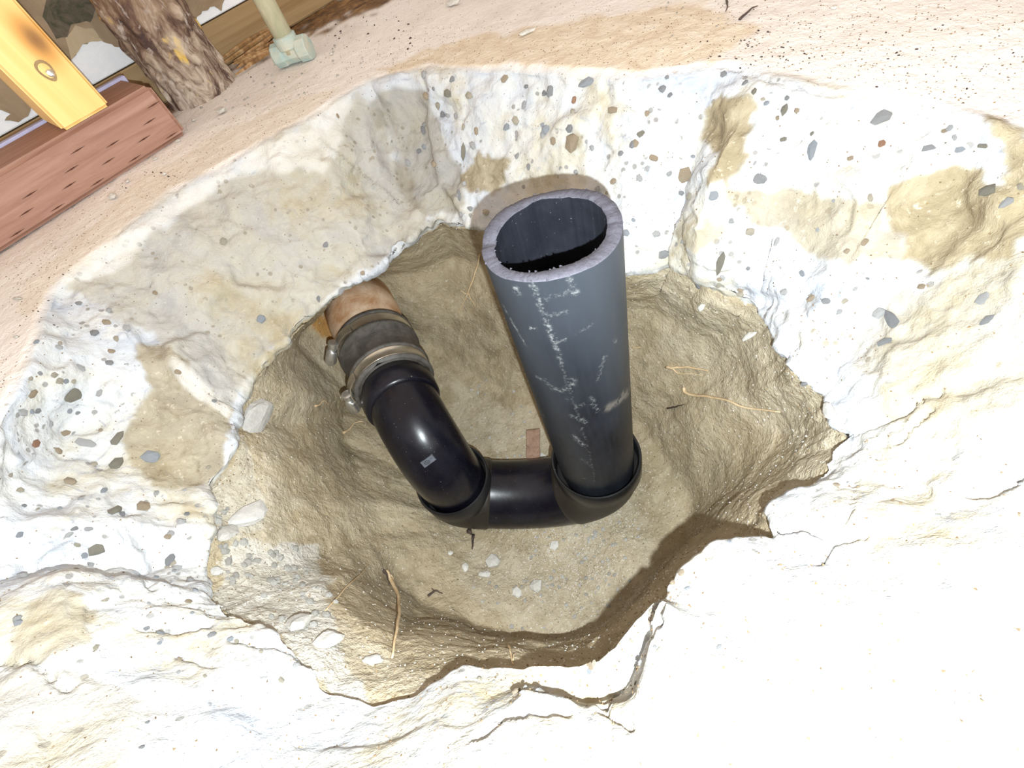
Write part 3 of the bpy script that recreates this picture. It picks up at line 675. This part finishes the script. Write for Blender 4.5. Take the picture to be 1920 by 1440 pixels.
def clampband(ta, tb, r, phi, tilt=0.):
    """band + screw housing; phi is the angle of the screw from the top towards the left"""
    root = None
    V, Fc = lathe_axis([(ta, r - .0004), (ta, r + .0007), (ta + .0006, r + .0002), (tb - .0006, r + .0002), (tb, r + .0007), (tb, r - .0004)], 128)
    band = new_obj('hose_clamp', V, Fc, M_STEEL, None, True); adopt(band, cou)
    c = A((ta + tb) / 2); rd = math.cos(phi) * upv - math.sin(phi) * sid; tg = -math.sin(phi) * upv - math.cos(phi) * sid     # radial, tangential (down the left side)
    def pt(a, b_, cc): return c + ad3 * a + rd * (r + b_) + tg * cc
    hw = (tb - ta) / 2
    def ptc(a, b_, cc):
        f = phi + cc / r; q = math.cos(f) * upv - math.sin(f) * sid; return c + ad3 * a + q * (r + b_)
    # perforated tail: thin plate with slots, leaving the ring as a tangent
    V = []; Fc = []; NT = 22
    for i in range(NT):
        cc = -.024 + i * .00125; lf = .0009 + .0022 * math.sin(math.pi * min(1, i / (NT - 1)) * .9)
        for a in (-hw * .88, hw * .88): V.append(ptc(a, lf, cc)); V.append(ptc(a, lf + .0007, cc))
    for i in range(NT - 1):
        b0 = i * 4; Fc += [[b0 + 1, b0 + 3, b0 + 7, b0 + 5], [b0, b0 + 4, b0 + 6, b0 + 2], [b0, b0 + 1, b0 + 5, b0 + 4], [b0 + 2, b0 + 6, b0 + 7, b0 + 3]]
    k0 = (NT - 1) * 4; Fc += [[0, 2, 3, 1], [k0, k0 + 1, k0 + 3, k0 + 2]]
    t_ = new_obj('clamp_tail', V, Fc, M_STEEL)
    V = []; Fc = []
    for i in range(11):
        cc = -.0225 + i * .0018; b0 = len(V); lf = .0017 + .0022 * math.sin(math.pi * min(1, (cc + .024) / .0263) * .9)
        for a, q in ((-hw * .55, 0), (hw * .55, .0007), (hw * .55, .0014), (-hw * .55, .0007)): V.append(ptc(a, lf, cc + q))
        Fc.append([b0, b0 + 1, b0 + 2, b0 + 3])
    s_ = new_obj('clamp_slots', V, Fc, M_RUB); s_['kind'] = 'stuff'
    # housing: half barrel over the worm screw
    pth = [pt(0, .0052, .002), pt(0, .0056, .003), pt(0, .0056, .0155), pt(0, .0046, .0170)]
    V, Fc = sweep(pth, [.0044, .0052, .0052, .0040], 24, True); h_ = new_obj('screw_housing', V, Fc, M_SCREW, None, False)
    pth = [pt(0, .0056, -.0072), pt(0, .0056, -.0067), pt(0, .0056, -.0024), pt(0, .0056, -.0019), pt(0, .0056, .004)]
    V, Fc = sweep(pth, [.0038, .0048, .0048, .0034, .0028], 24, True); k_ = new_obj('clamp_screw', V, Fc, M_SCREW, None, False)
    for x in (t_, s_, h_, k_): adopt(x, band)
    for x in (h_, k_):
        x.data.polygons.foreach_set('use_smooth', np.ones(len(x.data.polygons), bool)); md = x.modifiers.new('e', 'EDGE_SPLIT'); md.split_angle = math.radians(35)
clampband(b1a, b1b, .0352, math.radians(80))
clampband(b2a, b2b, .0364, math.radians(52))
# old clay-coloured pipe that the coupling grips
M_CLAY = mat_simple('rusty_clay', (.45, .22, .09), (.78, .60, .44), 45, .8, 0, .001)
V, Fc = sweep([A(tEnd - .012), A(tEnd + .006), A(tEnd + .03), A(tEnd + .075)], [.0325, .0330, .036, .036], 96, True)
V = [np.array(v) + np.array([0, 0, 1]) * float(vnoise(np.array([v]) * 60, 3)[0]) * .001 for v in V]
old = new_obj('old_drain_pipe', V, Fc, M_CLAY, None, True); tag(old, 'rusty orange old drain pipe end coming out of the soil behind the coupling', 'pipe')

# ------------------------------------------------------------------ things standing on the slab at the back
OR = P(0, 469, 0); dd = P(345, 249, 0) - OR; dd[2] = 0; dd /= np.linalg.norm(dd); tn = np.array([-dd[1], dd[0], 0])
def W(s, t, z): return OR + dd * s + tn * t + np.array([0, 0, z])
def board(name, s0, s1, t0, t1, z0, z1, m, along='s', bev=.0015, parent=None, rag=0):
    """box with its long side on local Z so that the grain follows it"""
    c = W((s0 + s1) / 2, (t0 + t1) / 2, (z0 + z1) / 2)
    dims = dict(s=(s1 - s0), t=(t1 - t0), z=(z1 - z0)); bm = bmesh.new()
    if along == 's': X, Y, Z = np.array([0, 0, 1.]), tn, dd; L = (dims['z'], dims['t'], dims['s'])
    else: X, Y, Z = dd, tn, np.array([0, 0, 1.]); L = (dims['s'], dims['t'], dims['z'])
    if np.cross(X, Y) @ Z < 0: Y = -Y
    bmesh.ops.create_cube(bm, size=1)
    for v in bm.verts: v.co = Vector((v.co.x * L[0], v.co.y * L[1], v.co.z * L[2]))
    bmesh.ops.bevel(bm, geom=bm.edges[:], offset=bev, segments=3, affect='EDGES')
    if rag:
        for v in bm.verts:
            if abs(abs(v.co.z) - L[2] / 2) < .003: v.co.z += random.uniform(-rag, rag)
    me = bpy.data.meshes.new(name); bm.to_mesh(me); bm.free(); me.materials.append(m)
    me.polygons.foreach_set('use_smooth', np.ones(len(me.polygons), bool))
    o = bpy.data.objects.new(name, me); COL.objects.link(o)
    o.matrix_world = Matrix.Translation(c) @ Matrix(np.column_stack([X, Y, Z]).tolist()).to_4x4()
    md = o.modifiers.new('e', 'EDGE_SPLIT'); md.split_angle = math.radians(50)
    return o
M_RED = mat_wood('treated_redwood', (.25, .125, .085), (.32, .17, .12), (.38, .22, .165), None, 160)
M_YEL = mat_wood('yellow_pine', (.86, .50, .15), (.92, .60, .22), (.95, .68, .30), [(-.006, -.14, .005)], 50)
ZP = .040
plate = empty('sill_plate', W(0, .02, 0), 'reddish treated timber plate with rows of cut slits, lying on the slab', 'timber')
b_ = board('timber', -.60, .166, -.010, .055, .0008, ZP, M_RED, 's', .003, rag=.0012); adopt(b_, plate)
M_SLIT = mat_simple('dark_slit', (.05, .015, .01), (.12, .04, .02), 200, .9)
for r, (z, ph) in enumerate(((.028, .0), (.0205, .0085), (.013, .017), (.0055, .004))):
    for k in range(22):
        s = .152 - ph * 1.35 - k * .034 + random.uniform(-.001, .001)
        if s < -.35 or s + .013 > .166: continue
        if r == 0 and k % 2: continue
        c = [W(s, -.0102, z), W(s + .0065, -.0102, z + .00055), W(s + .013, -.0102, z + .0001), W(s + .0065, -.0102, z - .00045), W(s + .0065, -.0085, z)]
        o = new_obj('cut_slit', c, [[0, 1, 2, 3], [0, 4, 1], [1, 4, 2], [2, 4, 3], [3, 4, 0]], M_SLIT); adopt(o, plate)
stud = empty('wall_stud', W(.115, .02, ZP), 'yellow pine upright with a knot and a nail hole, standing on the reddish plate', 'timber')
s0, s1 = .0945, .1325
b_ = board('timber', s0, s1, -.0105, .055, ZP + .0005, .52, M_YEL, 'z', .002); adopt(b_, stud)
def vplane(px, py, t0):
    r = M @ np.array([px - 960, py - 720, F]); k = ((OR + tn * t0 - EYE) @ tn) / (r @ tn); p = EYE + r * k; q = p - OR
    return float(q @ dd), float(p[2])
# knot position follows the face
ks, kz = vplane(68, 75, -.0105)
for nd in M_YEL.node_tree.nodes:
    if nd.type == 'VECT_MATH' and nd.operation == 'SUBTRACT': nd.inputs[1].default_value = (ks - (s0 + s1) / 2, 0, kz - (ZP + .52) / 2)
hs, hz_ = vplane(87, 133, -.0105)
M_HOLE = mat_simple('hole_brown', (.22, .13, .05), (.4, .28, .14), 200, .8)
c = [W(hs + .0058 * math.cos(a) * (.8 + .2 * math.sin(a)), -.0108, hz_ + .0066 * math.sin(a)) for a in np.linspace(0, 2 * math.pi, 20, endpoint=False)] 
c2 = [np.array(p) * .6 + W(hs, -.0108, hz_) * .4 + tn * .0004 for p in c]
o = new_obj('nail_hole', c + c2, [[i, (i + 1) % 20, 20 + (i + 1) % 20, 20 + i] for i in range(20)] + [list(range(20, 40))], M_HOLE); adopt(o, stud)
me = rock(5, (.0030, .0026, .0014), 2, 6); me.materials.append(M_SCREW); o = bpy.data.objects.new('nail_head', me); COL.objects.link(o); o.matrix_world = Matrix.Translation(W(hs + .001, -.0112, hz_ - .002)) @ Matrix(np.column_stack([dd, np.array([0, 0, 1.]), -tn]).tolist()).to_4x4(); adopt(o, stud)

# torn plasterboard wall
M_GYP = mat_simple('white_plaster', (.80, .84, .90), (.90, .92, .95), 70, .8, 0, .0008)
M_PAP = mat_simple('brown_paper', (.20, .14, .085), (.38, .285, .185), 16, .85, 0, .001, (1, 1, 1), 1.5)
M_PAP2 = mat_simple('tan_paper', (.42, .33, .21), (.50, .40, .27), 40, .85)
M_MOLD = mat_simple('dark_mildew', (.035, .045, .02), (.17, .13, .10), 55, .9, 0, .001, (1, 1, 1), 2)
wall = board('wall_back', -.5, 1.6, .115, .135, .037, .60, M_GYP, 's', .0008); tag(wall, 'torn white plasterboard behind the timber', kind='structure')
def plaque(name, pts, t0, thick, m, par):
    n = len(pts); V = [W(s, t0 - thick, z) for s, z in pts] + [W(s, t0, z) for s, z in pts]
    Fc = [list(range(n)), list(range(2 * n - 1, n - 1, -1))] + [[i, i + n, (i + 1) % n + n, (i + 1) % n] for i in range(n)]
    o = new_obj(name, V, Fc, m)
    bm = bmesh.new(); bm.from_mesh(o.data); bmesh.ops.triangulate(bm, faces=[f for f in bm.faces if len(f.verts) > 4]); bmesh.ops.recalc_face_normals(bm, faces=bm.faces[:]); bm.to_mesh(o.data); bm.free()
    return adopt(o, par)
def rough_line(pts, n=6, amp=.0011):
    out = []
    for a, b_ in zip(pts[:-1], pts[1:]):
        L_ = math.hypot(b_[0] - a[0], b_[1] - a[1]); m_ = max(1, min(n, int(L_ / .0035))); q_ = min(amp, L_ / m_ * .28)
        for t in np.arange(m_) / m_: out.append((a[0] * (1 - t) + b_[0] * t + random.uniform(-q_, q_), a[1] * (1 - t) + b_[1] * t + random.uniform(-q_, q_)))
    return out + [pts[-1]]
z6 = lambda x, y: vplane(x / 4.8, y / 4.8, .115); z7 = lambda x, y: vplane(340 + x / 4.8, y / 4.8, .115)
edge = [z6(-300, 1000), z6(-60, 960), z6(0, 985), z6(90, 1010), z6(60, 1090), z6(160, 1085), z6(240, 1040), z6(290, 990), z6(285, 950), z6(420, 900), z6(560, 700), z6(640, 560), z6(700, 460), z6(740, 410), z6(820, 375), z6(920, 370), z6(950, 400), z6(1000, 395), z6(1040, 430), z6(1090, 430), z6(1130, 455), z6(1185, 465), z6(1190, 500), z6(1225, 545), z7(-60, 260), z7(100, 200), z7(195, 105), z7(290, 60), z7(360, 90), z7(375, 40), z7(385, 5), z7(420, -40)]
poly = rough_line(edge) ; poly = poly + [(poly[-1][0] + .02, .5), (-.4, .5)]
plaque('paper_facing', poly, .1149, .0009, M_PAP, wall)
lt = [(585,340),(640,270),(680,225),(760,255),(830,250),(900,340),(920,368),(820,373),(740,408),(698,458),(640,530),(615,440)]
p_ = plaque('paper_flap', rough_line([z6(*q) for q in lt] , 4, .0006), .1141, .0006, M_PAP2, wall); p_['label'] = 'lighter tan torn layer'
dk = [(430,0),(560,-120),(800,-120),(850,60),(840,170),(780,210),(700,200),(640,230),(600,320),(500,330),(440,250),(380,150)]
p_ = plaque('mildew_stain', rough_line([z6(*q) for q in dk], 6, .0018), .1140, .0005, M_MOLD, wall); p_['label'] = 'dark greenish mouldy area'
M_BRD = mat_wood('old_brown_board', (.25, .155, .065), (.33, .22, .105), (.40, .285, .15), None, 60)
sb = board('footing_board', -.5, 1.6, .112, .150, .0005, .036, M_BRD, 's', .0015); tag(sb, 'long brown board on edge along the foot of the plasterboard', 'board')
M_FOAM = mat_simple('lilac_foam', (.40, .40, .62), (.55, .55, .78), 60, .6)
sf = board('foam_strip', .0, .168, .056, .064, .030, ZP + .0015, M_FOAM, 's', .0006, rag=.001); tag(sf, 'thin lilac foam strip along the back edge of the reddish plate', 'foam strip')
# small wood splinters in front of the board
M_SPL = mat_wood('splintered_wood', (.16, .075, .025), (.36, .20, .08), (.55, .38, .20), None, 120)
for k in range(7):
    s = .258 + random.uniform(-.006, .02); L_ = random.uniform(.045, .10); t = .056 + k * .0075; z = .0025 + .0012 * k
    p = [W(s + L_ * q, t + random.uniform(-.001, .001), z + .0016 * math.sin(q * 3 + k)) for q in np.linspace(0, 1, 7)]
    V, Fc = sweep(p, [.0005, .0013, .0018, .0020, .0018, .0012, .0003], 5, True, up=(0, 0, 1))
    o = new_obj('wood_splinter', V, Fc, M_SPL); tag(o, 'thin brown wood splinter lying between the rusty post and the thin greenish pipe', 'splinter', 'splinters of rotten wood by the board')

# rusty post
cp = W(.2215, .0725, 0)[:2]
nsg, nh = 200, 260
tz = np.linspace(0, 1, nh); ang = np.arange(nsg) / nsg * 2 * np.pi
RR = (.0325 + .0030 * np.exp(-tz / .02))[None, :] + 0 * ang[:, None]
lean = np.array([0.0, 0.0])
G = np.stack([cp[0] + np.cos(ang)[:, None] * RR, cp[1] + np.sin(ang)[:, None] * RR, -.002 + tz[None, :] * .46 + 0 * ang[:, None]], -1)
nrm = np.stack([np.cos(ang)[:, None] + 0 * tz[None], np.sin(ang)[:, None] + 0 * tz[None], 0 * ang[:, None] + 0 * tz[None]], -1)
q = G * np.array([1, 1, .55])
G = G + nrm * (facets(q, 130, 3) * .0036 + facets(q, 60, 4) * .0030 + fbm(q, 350, 3, 5) * .0012)[..., None]
m, nt, b = mat('flaking_rust'); N = NB(nt); c = N.scale(N.coord(), (1, 1, .5)); n1 = N.noise(c, 55, 6, .7, 1); n2 = N.noise(c, 130, 5, .7, .5)
col = N.ramp(n1, [(.34, (.045, .028, .03)), (.47, (.14, .075, .045)), (.58, (.26, .165, .10)), (.72, (.45, .34, .25))])
col = N.mix(N.gray(n2, .56, .66), col, (.42, .36, .32)); col = N.mix(N.gray(N.noise(c, 75, 3, .5), .64, .70), col, (.60, .40, .08))
sx = N.n('ShaderNodeSeparateXYZ'); N.l(N.coord(), sx.inputs[0])
col = N.mix(N.math('MULTIPLY', N.gray(sx.outputs[2], .0, .09, 1, 0), N.gray(n1, .42, .62)), col, (.60, .53, .45))
N.l(col, b.inputs['Base Color']); b.inputs['Roughness'].default_value = .8; N.l(N.bump(n2, .001), b.inputs['Normal'])
post = new_obj('rusty_post', G.reshape(-1, 3), grid_faces(nsg, nh, True), m, None, True)
tag(post, 'thick round post covered in flaking brown rust, standing beside the reddish plate end', 'post')

# copper pipe with green fitting
M_COP = mat_simple('weathered_copper', (.40, .42, .27), (.62, .56, .40), 60, .6, 0, .0004, (1, 1, .5), 1)
M_VER = mat_simple('verdigris', (.30, .46, .46), (.60, .55, .44), 50, .7, 0, .0008, (1, 1, 1), 1)
cq = P(545, 92, .012); cop = empty('copper_pipe', (cq[0], cq[1], 0), 'thin weathered greenish pipe rising from a blue-green fitting on the slab', 'pipe')
base = np.array([cq[0], cq[1], .010])
V, Fc = sweep([base, base + [0, 0, .14], base + [0, 0, .45]], [.0088] * 3, 48, True); adopt(new_obj('pipe_wall', V, Fc, M_COP, None, True), cop)
hd = P(575, 66, .012) - P(505, 88, .012); hd[2] = 0; Lh = np.linalg.norm(hd); hd /= Lh
prof = [(-.45, .004), (-.44, .0085), (-.40, .0100), (-.20, .0100), (-.15, .0090), (.15, .0090), (.20, .0105), (.42, .0105), (.44, .0098), (.45, .004)]
c0 = np.array([cq[0], cq[1], .0098])
V, Fc = sweep([c0 + hd * Lh * t for t, r in prof], [r for t, r in prof], 10, True)
V = [np.array([v[0], v[1], max(v[2], .0006)]) for v in V]
f_ = new_obj('fitting_body', V, Fc, M_VER, None, False); f_['label'] = 'blue-green corroded tee body'; adopt(f_, cop)
V, Fc = sweep([base + [0, 0, .004], base + [0, 0, .0130], base + [0, 0, .0138]], [.0108, .0108, .0092], 24, True); adopt(new_obj('fitting_collar', V, Fc, M_VER, None, False), cop)

# ------------------------------------------------------------------ loose pieces
M_CHIP = mat_stone('chalky_chip', (.42, .40, .36), (.62, .60, .56))
M_CHUNK = mat_stone('concrete_chunk', (.36, .34, .31), (.46, .44, .42))
def loose(name, px, py, w, h, ang, m, label, cat, group=None, only=None, thick=.45, sub=1, seed=None, sink=.1):
    p, n = spos(px, py, only); s = proj(p)[2] / F; w *= s; h *= s
    n = Vector(n); n = (n + Vector((0, 0, .3))).normalized(); th_ = min(w, h) * thick
    me = rock(seed if seed is not None else random.randint(0, 9999), (w / 2, h / 2, th_ / 2), 2 if name == 'concrete_chunk' else sub, 13); me.materials.append(m)
    o = bpy.data.objects.new(name, me); COL.objects.link(o)
    o.matrix_world = Matrix.Translation(Vector(p) + n * th_ * (.5 - sink)) @ frame(n, px_frame(p, n) + ang)
    return tag(o, label, cat, group)
L = loose
L('concrete_chip', 926, 1052, 36, 36, .5, M_CHIP, 'largest pale square chip on the pit floor below the bend', 'rubble', None, 1, .4)
L('concrete_chip', 907, 1075, 36, 20, .0, M_CHIP, 'flat oblong white chip just below-left of the square chip', 'rubble', None, 1, .4)
L('concrete_chip', 970, 1111, 22, 30, .3, M_CHIP, 'upright oval white chip, left one of the lower pair', 'rubble', None, 1, .4)
L('concrete_chip', 1005, 1098, 32, 30, .6, M_CHIP, 'rounded white chip, right one of the lower pair', 'rubble', None, 1, .4)
L('concrete_chip', 873, 1062, 18, 22, .3, M_CHIP, 'small buff chip left of the square chip', 'rubble', None, 1, .4)
L('concrete_chip', 845, 1037, 14, 12, .3, M_CHIP, 'tiny pale chip alone under the left socket', 'rubble', None, 1, .4)
L('concrete_chip', 1040, 1022, 24, 22, .9, M_CHIP, 'greyish chip close under the middle of the bend', 'rubble', None, 1, .35)
L('concrete_chunk', 474, 785, 64, 125, -.35, M_CHUNK, 'long pale concrete chunk leaning on soil at the left corner of the slab', 'rubble', None, 1, .4)
L('concrete_chunk', 466, 968, 44, 92, -.5, M_CHUNK, 'grey-white concrete chunk on the left soil slope, below the long one', 'rubble', None, 1, .4)
L('concrete_chunk', 425, 1003, 36, 44, -.5, M_CHUNK, 'small pale concrete chunk wedged against the left slab edge', 'rubble', None, 1, .5)
L('concrete_chunk', 405, 1070, 30, 22, 0, M_CHUNK, 'dark-edged chunk at the foot of the left slab edge', 'rubble', None, 1, .5)
L('concrete_chunk', 560, 1170, 60, 46, .7, M_CHUNK, 'pale chunk half way down the lower left rubble edge', 'rubble', None, None, .5)
L('concrete_chunk', 615, 1205, 66, 44, .9, M_CHUNK, 'pale pointed chunk at the bottom of the lower left rubble edge', 'rubble', None, None, .5)
L('concrete_chunk', 1405, 630, 50, 14, .9, M_CHIP, 'white smear-like flake on the right soil wall', 'rubble', None, 1, .4)
L('concrete_chunk', 1316, 578, 12, 34, -.3, M_CHIP, 'narrow pale flake high on the right soil wall', 'rubble', None, 1, .4)
L('concrete_chunk', 1560, 775, 26, 60, -.3, M_CHUNK, 'bluish white wedge cracked off the right end of the hole edge', 'rubble', None, None, .5)
L('concrete_chunk', 700, 1240, 46, 26, .5, M_CHUNK, 'pale low chunk on the lower ledge left of the root', 'rubble', None, None, .5)
for (px, py, w, h, lb) in ((418,208,22,22,'pale rounded pebble at the foot of the rusty post'), (215,365,26,18,'flat white pebble on the slab in front of the reddish plate'), (333,263,16,10,'small white pebble at the right end of the reddish plate'),
                           (238,338,16,12,'small buff pebble beside the flat white one'), (308,326,12,10,'tiny white pebble right of the flat white one'), (288,295,14,10,'greenish pebble at the plate edge'), (455,124,10,8,'tiny white pebble between rusty post and fitting'),
                           (617,100,10,9,'tiny white pebble right of the blue-green fitting'), (985,60,46,16,'flat whitish flake on the slab near the top middle'), (36,558,30,10,'thin pale flake on the slab at the left edge'), (30,628,16,8,'small pale flake below the thin one at the left edge'), (365,222,12,9,'tiny white pebble left of the rounded one by the post'),
                           (850,5,40,20,'beige chip at the top edge of the picture'), (1565,14,12,12,'small rusty brown crumb among dark specks')):
    L('pebble', px, py, w, h, random.uniform(-.3, .3), M_CHIP, lb, 'pebble', None, 0, .6)
# scattered chips, alike
sm = [rock(100 + i, (1, 1, .55), 1) for i in range(6)]
for me in sm: me.materials.append(M_CHIP)
def scatter(name, n, region, wmin, wmax, label, cat, group, k, meshes, gauss=False):
    c = 0; G = (GC, GS)[k]; x, y, d = SURF[k]
    while c < n:
        cx, cy, rx, ry = random.choice(region); a = random.uniform(0, 6.28); r = math.sqrt(random.random()); px, py = cx + rx * r * math.cos(a), cy + ry * r * math.sin(a)
        p, nn = spos(px, py, k); w = random.uniform(wmin, wmax) * proj(p)[2] / F
        o = bpy.data.objects.new(name, random.choice(meshes)); COL.objects.link(o)
        o.matrix_world = Matrix.Translation(Vector(p) + Vector(nn) * w * .1) @ frame(nn, a) @ Matrix.Diagonal((w / 2, w / 2 * random.uniform(.6, 1), w / 2, 1)); tag(o, label, cat, group); c += 1
scatter('pale_chip', 90, [(1100,990,110,40),(1060,1060,100,70),(1130,1080,60,90),(990,1130,120,60)], 5, 12, 'small pale chip among the grit right of and below the bend', 'rubble', 'small chips on the pit floor below the bend', 1, sm)
scatter('pale_chip', 30, [(930,780,70,70),(990,860,60,16)], 4, 9, 'small pale chip on the soil between elbow and upright pipe', 'rubble', 'small chips behind the bend', 1, sm)
scatter('rubble_bit', 70, [(500,1060,80,45),(560,1120,70,60),(430,1010,30,90)], 8, 22, 'pale crumb of broken concrete on the left rubble slope', 'rubble', 'crumbs on the left rubble slope', 1, [m_ for m_ in sm])
dkm = [rock(200 + i, (1, .6, .5), 1) for i in range(5)]
M_DK = mat_simple('dark_crumb', (.03, .02, .03), (.14, .09, .07), 200, .8)
for me in dkm: me.materials.append(M_DK)
scatter('dark_crumb', 90, [(1500,60,160,60),(1700,100,220,90),(700,60,90,40),(1400,90,100,40)], 3, 7, 'dark speck of debris on the slab top', 'crumb', 'dark specks on the slab', 0, dkm)
scatter('dark_crumb', 30, [(540,180,120,50),(90,560,60,60),(250,330,80,30)], 3, 6, 'dark speck of debris on the left part of the slab', 'crumb', 'dark specks on the left of the slab', 0, dkm)
scatter('slab_crumb', 60, [(520,150,60,40),(420,190,60,30),(1290,40,80,40),(620,110,60,30)], 3, 8, 'pale crumb on the dusty slab', 'crumb', 'pale crumbs on the slab', 0, sm)
# grit nobody could count: one mesh each
def grit(name, n, k, wfun, m, smin, smax, label):
    G = (GC, GS)[k]; nrmk = NRM[k]; x, y, d = SURF[k]; V = []; Fc = []
    base = np.array([[1, 1, 1], [1, -1, -1], [-1, 1, -1], [-1, -1, 1]]) * .6
    I = rng.integers(0, G.shape[0], n * 6); J = rng.integers(6, G.shape[1] - 1, n * 6); cnt = 0
    for i, j in zip(I, J):
        if cnt >= n: break
        if not (-30 < x[i, j] < 1950 and -30 < y[i, j] < 1470) or rng.random() > wfun(x[i, j], y[i, j], i, j): continue
        s = rng.uniform(smin, smax); R0 = rng.normal(size=(3, 3)); Q, _ = np.linalg.qr(R0)
        b0 = len(V); V.extend(list(G[i, j] + (base * s) @ Q * np.array([1, 1, .8]))); Fc += [[b0, b0 + 1, b0 + 2], [b0, b0 + 2, b0 + 3], [b0, b0 + 3, b0 + 1], [b0 + 1, b0 + 3, b0 + 2]]; cnt += 1
    o = new_obj(name, V, Fc, m); tag(o, label, 'grit', None, 'stuff'); return o
grit('pale_grit', 8000, 1, lambda x, y, i, j: .06 + .8 * math.exp(-((x - 1090) / 110) ** 2 - ((y - 1050) / 110) ** 2), M_CHIP, .0003, .0008, 'fine pale grit strewn over the soil of the pit')
M_BRG = mat_simple('brown_grit', (.07, .05, .03), (.30, .2, .1), 200, .9)
grit('brown_grit', 5000, 1, lambda x, y, i, j: .8, M_BRG, .0003, .0008, 'fine brown grit strewn over the soil of the pit')
grit('slab_grit', 5000, 0, lambda x, y, i, j: (.9 if j < st[3] and j > st[0] + 8 else .12), M_BRG, .00025, .0007, 'fine grit strewn over the slab')

# ------------------------------------------------------------------ roots and twigs
M_ROOT = mat_simple('pale_root', (.50, .33, .16), (.74, .58, .38), 150, .7)
M_TWIG = mat_simple('dark_twig', (.02, .015, .02), (.10, .06, .04), 150, .7)
def root(name, pts, w, m, label, cat, branches=(), only=1, lift=.0012):
    def tube(pts, w, lf):
        q = [np.array(a) * (1 - t) + np.array(b_) * t for a, b_ in zip(pts[:-1], pts[1:]) for t in np.linspace(0, 1, 5, endpoint=False)] + [np.array(pts[-1])]
        ps = []
        for k, a in enumerate(q):
            p, n = spos(a[0] + random.uniform(-.8, .8), a[1] + random.uniform(-.8, .8), only); ps.append(p + n * (lf * (.4 + math.sin(math.pi * k / (len(q) - 1)))))
        ps = [ps[0]] + [(ps[i - 1] + 2 * ps[i] + ps[i + 1]) / 4 for i in range(1, len(ps) - 1)] + [ps[-1]]
        s = proj(ps[0])[2] / F * w / 2
        return sweep(ps, [s * (1 - .7 * k / (len(ps) - 1)) for k in range(len(ps))], 8, True)
    V, Fc = tube(pts, w, lift)
    for br in branches:
        v2, f2 = tube(br, w * .6, lift * .7); Fc += [[a + len(V) for a in f] for f in f2]; V += v2
    o = new_obj(name, V, Fc, m, None, True); return tag(o, label, cat)
root('root', [(1276,728),(1290,739),(1320,742),(1370,752),(1400,765),(1460,775)], 6, M_ROOT, 'longest pale root hanging across the right soil wall', 'root')
root('root', [(1245,690),(1270,688),(1300,690),(1328,696)], 5, M_ROOT, 'forked pale root above the longest one', 'root', ([(1250,692),(1270,700),(1290,700),(1315,704)],))
root('twig', [(1247,766),(1262,764),(1278,756)], 4, M_TWIG, 'short dark twig left of the longest root', 'twig')
root('root', [(726,1068),(735,1095),(745,1120),(745,1150),(740,1190),(735,1235)], 8, M_ROOT, 'thick pale root standing up the lower left soil wall', 'root', ([(728,1075),(740,1085)],), 1, .003)
root('twig', [(722,1066),(728,1080),(733,1095)], 6, M_TWIG, 'black tip at the top of the thick pale root', 'twig')
root('root', [(953,1205),(955,1222),(963,1245)], 5, M_ROOT, 'short curled pale root at the lower edge of the pit', 'root', ([(960,1235),(968,1222)],))
root('root', [(898,480),(888,520),(872,560),(858,592)], 4, M_ROOT, 'thin tan root left of the upright pipe', 'root', ([(874,550),(890,575)], [(872,552),(862,545)]))
root('root', [(650,812),(665,792),(682,786)], 5, M_ROOT, 'thin curved root under the lower clamp screw', 'root')
root('root', [(596,762),(611,752),(624,762)], 4, M_ROOT, 'tiny bent straw left of the lower clamp screw', 'root')
root('twig', [(880,994),(886,1001)], 11, M_TWIG, 'small black lump below the left end of the bend', 'twig', ([(888,1002),(886,1030)],))
root('twig', [(802,1117),(818,1108),(830,1112)], 5, M_TWIG, 'small dark forked twig on the pit floor', 'twig', ([(815,1109),(808,1102)],))
root('root', [(1182,654),(1200,651)], 3, M_ROOT, 'short straw touching the right side of the upright pipe', 'root')
root('twig', [(1363,0),(1362,14),(1360,24)], 4, M_TWIG, 'thin dark twig at the top edge of the slab', 'twig', (), 0)
root('twig', [(1388,36),(1402,26),(1418,10)], 5, M_TWIG, 'slanting dark twig near the top edge of the slab', 'twig', (), 0)
root('root', [(605,1150),(650,1100),(690,1065),(694,1040)], 3, M_ROOT, 'fine root on the soil left of the thick pale root', 'root')
# rusty strap standing in the soil behind the bend
M_RST = mat_simple('rusty_strap', (.16, .085, .055), (.34, .22, .15), 110, .75)
p0 = P(1000, 862, -.285); p1 = P(1000, 806, -.276); hw = .0068
xx = M @ np.array([1, 0, 0]); xx[2] = 0; xx /= np.linalg.norm(xx); up_ = p1 - p0; nn = np.cross(xx, up_); nn /= np.linalg.norm(nn); nn *= .0012
V = []
for t in np.linspace(-.3, 1, 8):
    for sx_ in (-1, 1):
        for k in (-1, 1): V.append(p0 + up_ * t + xx * sx_ * hw * (1 + .04 * math.sin(t * 9)) + nn * k)
Fc = []
for i in range(7):
    a = i * 4; Fc += [[a, a + 4, a + 6, a + 2], [a + 1, a + 3, a + 7, a + 5], [a, a + 1, a + 5, a + 4], [a + 2, a + 6, a + 7, a + 3]]
Fc += [[0, 2, 3, 1], [28, 29, 31, 30]]
stp = new_obj('metal_strap', V, Fc, M_RST); tag(stp, 'flat rusty metal strap end behind the middle of the bend', 'strap')
L('concrete_chip', 1012, 858, 34, 24, .3, M_CHIP, 'dusty broken chip at the foot of the rusty strap', 'rubble', None, 1, .3)
